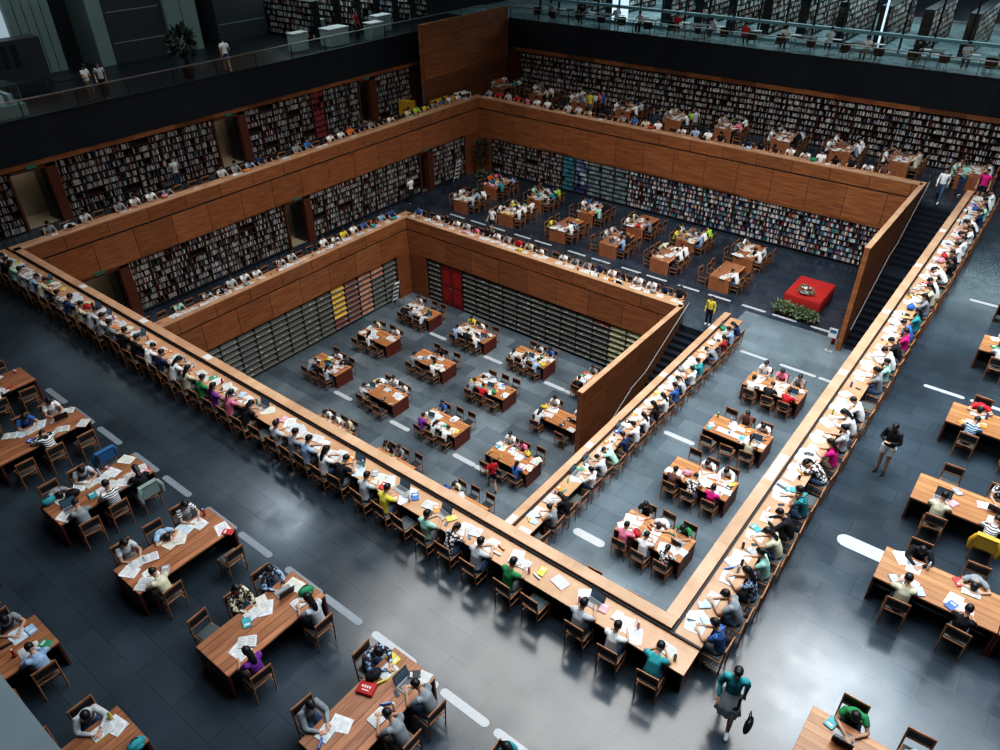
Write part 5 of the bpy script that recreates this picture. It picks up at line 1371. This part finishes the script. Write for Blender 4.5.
pier('wall_recess_second', -48, -45.8, 18.9, 20.3, M['recess'])
pier('wall_below_window', -47, -44.8, 12.0, 16.68, M['stone'], z1=6.35)
pier('wall_pale_panelling', -47, -44.6, 16.7, 18.9, M['teal'], grooves=4)
b = MB(); b.box((-45.0, 12.0, 6.35), (-44.9, 16.68, 14)); struct(b, 'window_4', M['win_dim'])
kb = empty('vending_machine', (-43.3, 16.0, ZD)); tag(kb, 'grey boxy booth with dark slots at the side gallery wall', 'booth')
b = MB(); b.box((-.5, -1.7, 0), (.5, 1.2, 2.1)); build(b, 'body', M['stone'], kb)
for k in range(3):
    b = MB(); b.box((.5, -1.3+k*.5, .9), (.52, -1.0+k*.5, 1.9)); build(b, 'dark_panel', M['recess'], kb)
for i, (x, y, L) in enumerate(((-40.3, 15.2, 1.8), (-39.3, 16.6, 1.6))):
    gal_table(x, y, 'dark table covered with leaflets on the side gallery, %s of two' % ordn(i+1), 'tables on the side gallery', 'black', 1.0, L)
    for k in range(5): item('paper_sheet', (x+rr.uniform(-.3, .3), y+rr.uniform(-.6, .6), ZD+.741), rr.uniform(-1, 1), 'lying on the %s dark side gallery table' % ordn(i+1), 'the side gallery tables', rr)
dk = empty('glass_display_case', (-38.0, 12.0, ZD)); tag(dk, 'pale teal glass display case at the end of the side gallery', 'display case')
b = MB(); b.box((-.8, -1.5, 0), (.8, 1.5, .5)); build(b, 'base', M['teal'], dk)
b = MB(); b.box((-.75, -1.45, .5), (.75, 1.45, 1.3)); build(b, 'glass_cover', M['glass'], dk)
for k in range(7):
    b = MB(); b.box((-.6, -1.3+k*.38, .5), (.5, -1.1+k*.38, .9)); build(b, 'exhibit', M['white'] if k % 2 else M['counter'], dk)

# ---------------------------------------------------------------- ledge just below the viewpoint
b = MB(); b.box((-12, -1.2, 9.6), (2.0, .13, 10.85)); struct(b, 'trim_viewing_ledge', M['ledge'])

# ---------------------------------------------------------------- ceiling with its light lines
b = MB(); b.box((-64, -12, 21.0), (26, 66, 21.4)); ce = struct(b, 'ceiling', M['ceil'])
LW = (1.0, .97, .92); LCO = (.78, .90, 1.0)
area('skylight_centre', -12, 22, 20.9, 22, 16, 5600, LW, spread=120)
area('skylight_stair', 2.0, 20, 20.9, 10, 18, 3400, LCO, spread=120)
area('skylight_front', -7, 8, 20.9, 14, 5, 950, LCO, spread=110)
area('skylight_panel_bright', -.6, 26.8, 20.8, 5, 6.5, 1300, LCO, spread=150)
area('skylight_panel_small', -32.2, 17.8, 20.8, 3.3, 2.6, 420, LCO, spread=120)
area('skylight_panel_side', -37.3, 17.2, 20.8, .6, 3, 60, LCO, spread=120)
area('gallery_light', -10, 53, 9.5, 44, 9, 3600, (.86, .97, 1.0))
area('gallery_side_light', -41, 27, 12.0, 4, 26, 320, (.75, .95, .93))
area('gallery_side_light_far', -42, 36, 9.0, 8, 9, 340, (.75, .95, 1.0))
b = MB()
for x0, x1, y in ((-23.2, -20.9, 19.3), (-19.6, -17.0, 19.0), (-16.2, -15.4, 19.2), (-12.7, -10.0, 19.0), (-9.2, -6.6, 19.0), (-22.9, -20.9, 11.3), (-5.9, -3.3, 19.0), (-12.7, -10, 11.3), (-9.2, -6.6, 11.3)):
    b.box((x0, y-.10, 20.70), (x1, y+.10, 20.76))
struct(b, 'ceiling_light_lines', emis('light_line', (.85, .93, 1.0), 9.0))

w = bpy.data.worlds.new('World'); bpy.context.scene.world = w; w.use_nodes = True
w.node_tree.nodes['Background'].inputs[0].default_value = (.30, .42, .55, 1); w.node_tree.nodes['Background'].inputs[1].default_value = .045

# templates never used are removed; object colours are handed to the coloured parts
CI_LOG = dict(CI)
for t in list(PT.values())+list(ITEM.values())+[CHAIR, TA, TB, TF, TG]:
    if isinstance(t, bpy.types.Object) and t.name not in USED:
        for ch in KIDS.get(t.name, []):
            for g in KIDS.get(ch.name, []): bpy.data.objects.remove(g)
            bpy.data.objects.remove(ch)
        bpy.data.objects.remove(t)
kids = {}
for o in C.objects:
    if o.parent: kids.setdefault(o.parent.name, []).append(o)
for o, c in CH_COLOR:
    for ch in kids.get(o.name, []): ch.color = (*c, 1)
print('PEOPLE', CNT['p'], 'CHAIRS', CNT['c'], 'ITEMS', CI, 'OBJECTS', len(C.objects))

# ---------------------------------------------------------------- camera
FPX, PITCH, ROLL, YAW, H = 738.65, 0.606026, -0.010655, 2.241083, 13.5
cy, sy, cp, sp = math.cos(YAW), math.sin(YAW), math.cos(PITCH), math.sin(PITCH)
f = Vector((cp*cy, cp*sy, -sp)); rt = Vector((sy, -cy, 0)); up = rt.cross(f)
cr, sr = math.cos(ROLL), math.sin(ROLL); r2 = rt*cr+up*sr; u2 = up*cr-rt*sr
cd = bpy.data.cameras.new('camera'); cam = bpy.data.objects.new('camera', cd); C.objects.link(cam)
m = Matrix((r2, u2, -f)).transposed().to_4x4(); m.translation = Vector((0, 0, H)); cam.matrix_world = m
cd.sensor_width = 36; cd.lens = FPX/1000*36; cd.clip_end = 300
sc = bpy.context.scene; sc.camera = cam
sc.view_settings.view_transform = 'Standard'; sc.view_settings.look = 'None'; sc.view_settings.exposure = 0.0
sc.view_settings.use_curve_mapping = True
cv = sc.view_settings.curve_mapping.curves[3]
for px_, py_ in ((.02, .0125), (.08, .066), (.25, .25), (.55, .60)): cv.points.new(px_, py_)
sc.view_settings.curve_mapping.update()
sc.cycles.use_denoising = True; sc.cycles.max_bounces = 6; sc.cycles.diffuse_bounces = 3; sc.cycles.glossy_bounces = 3; sc.cycles.transparent_max_bounces = 12
sc.cycles.sample_clamp_indirect = 4
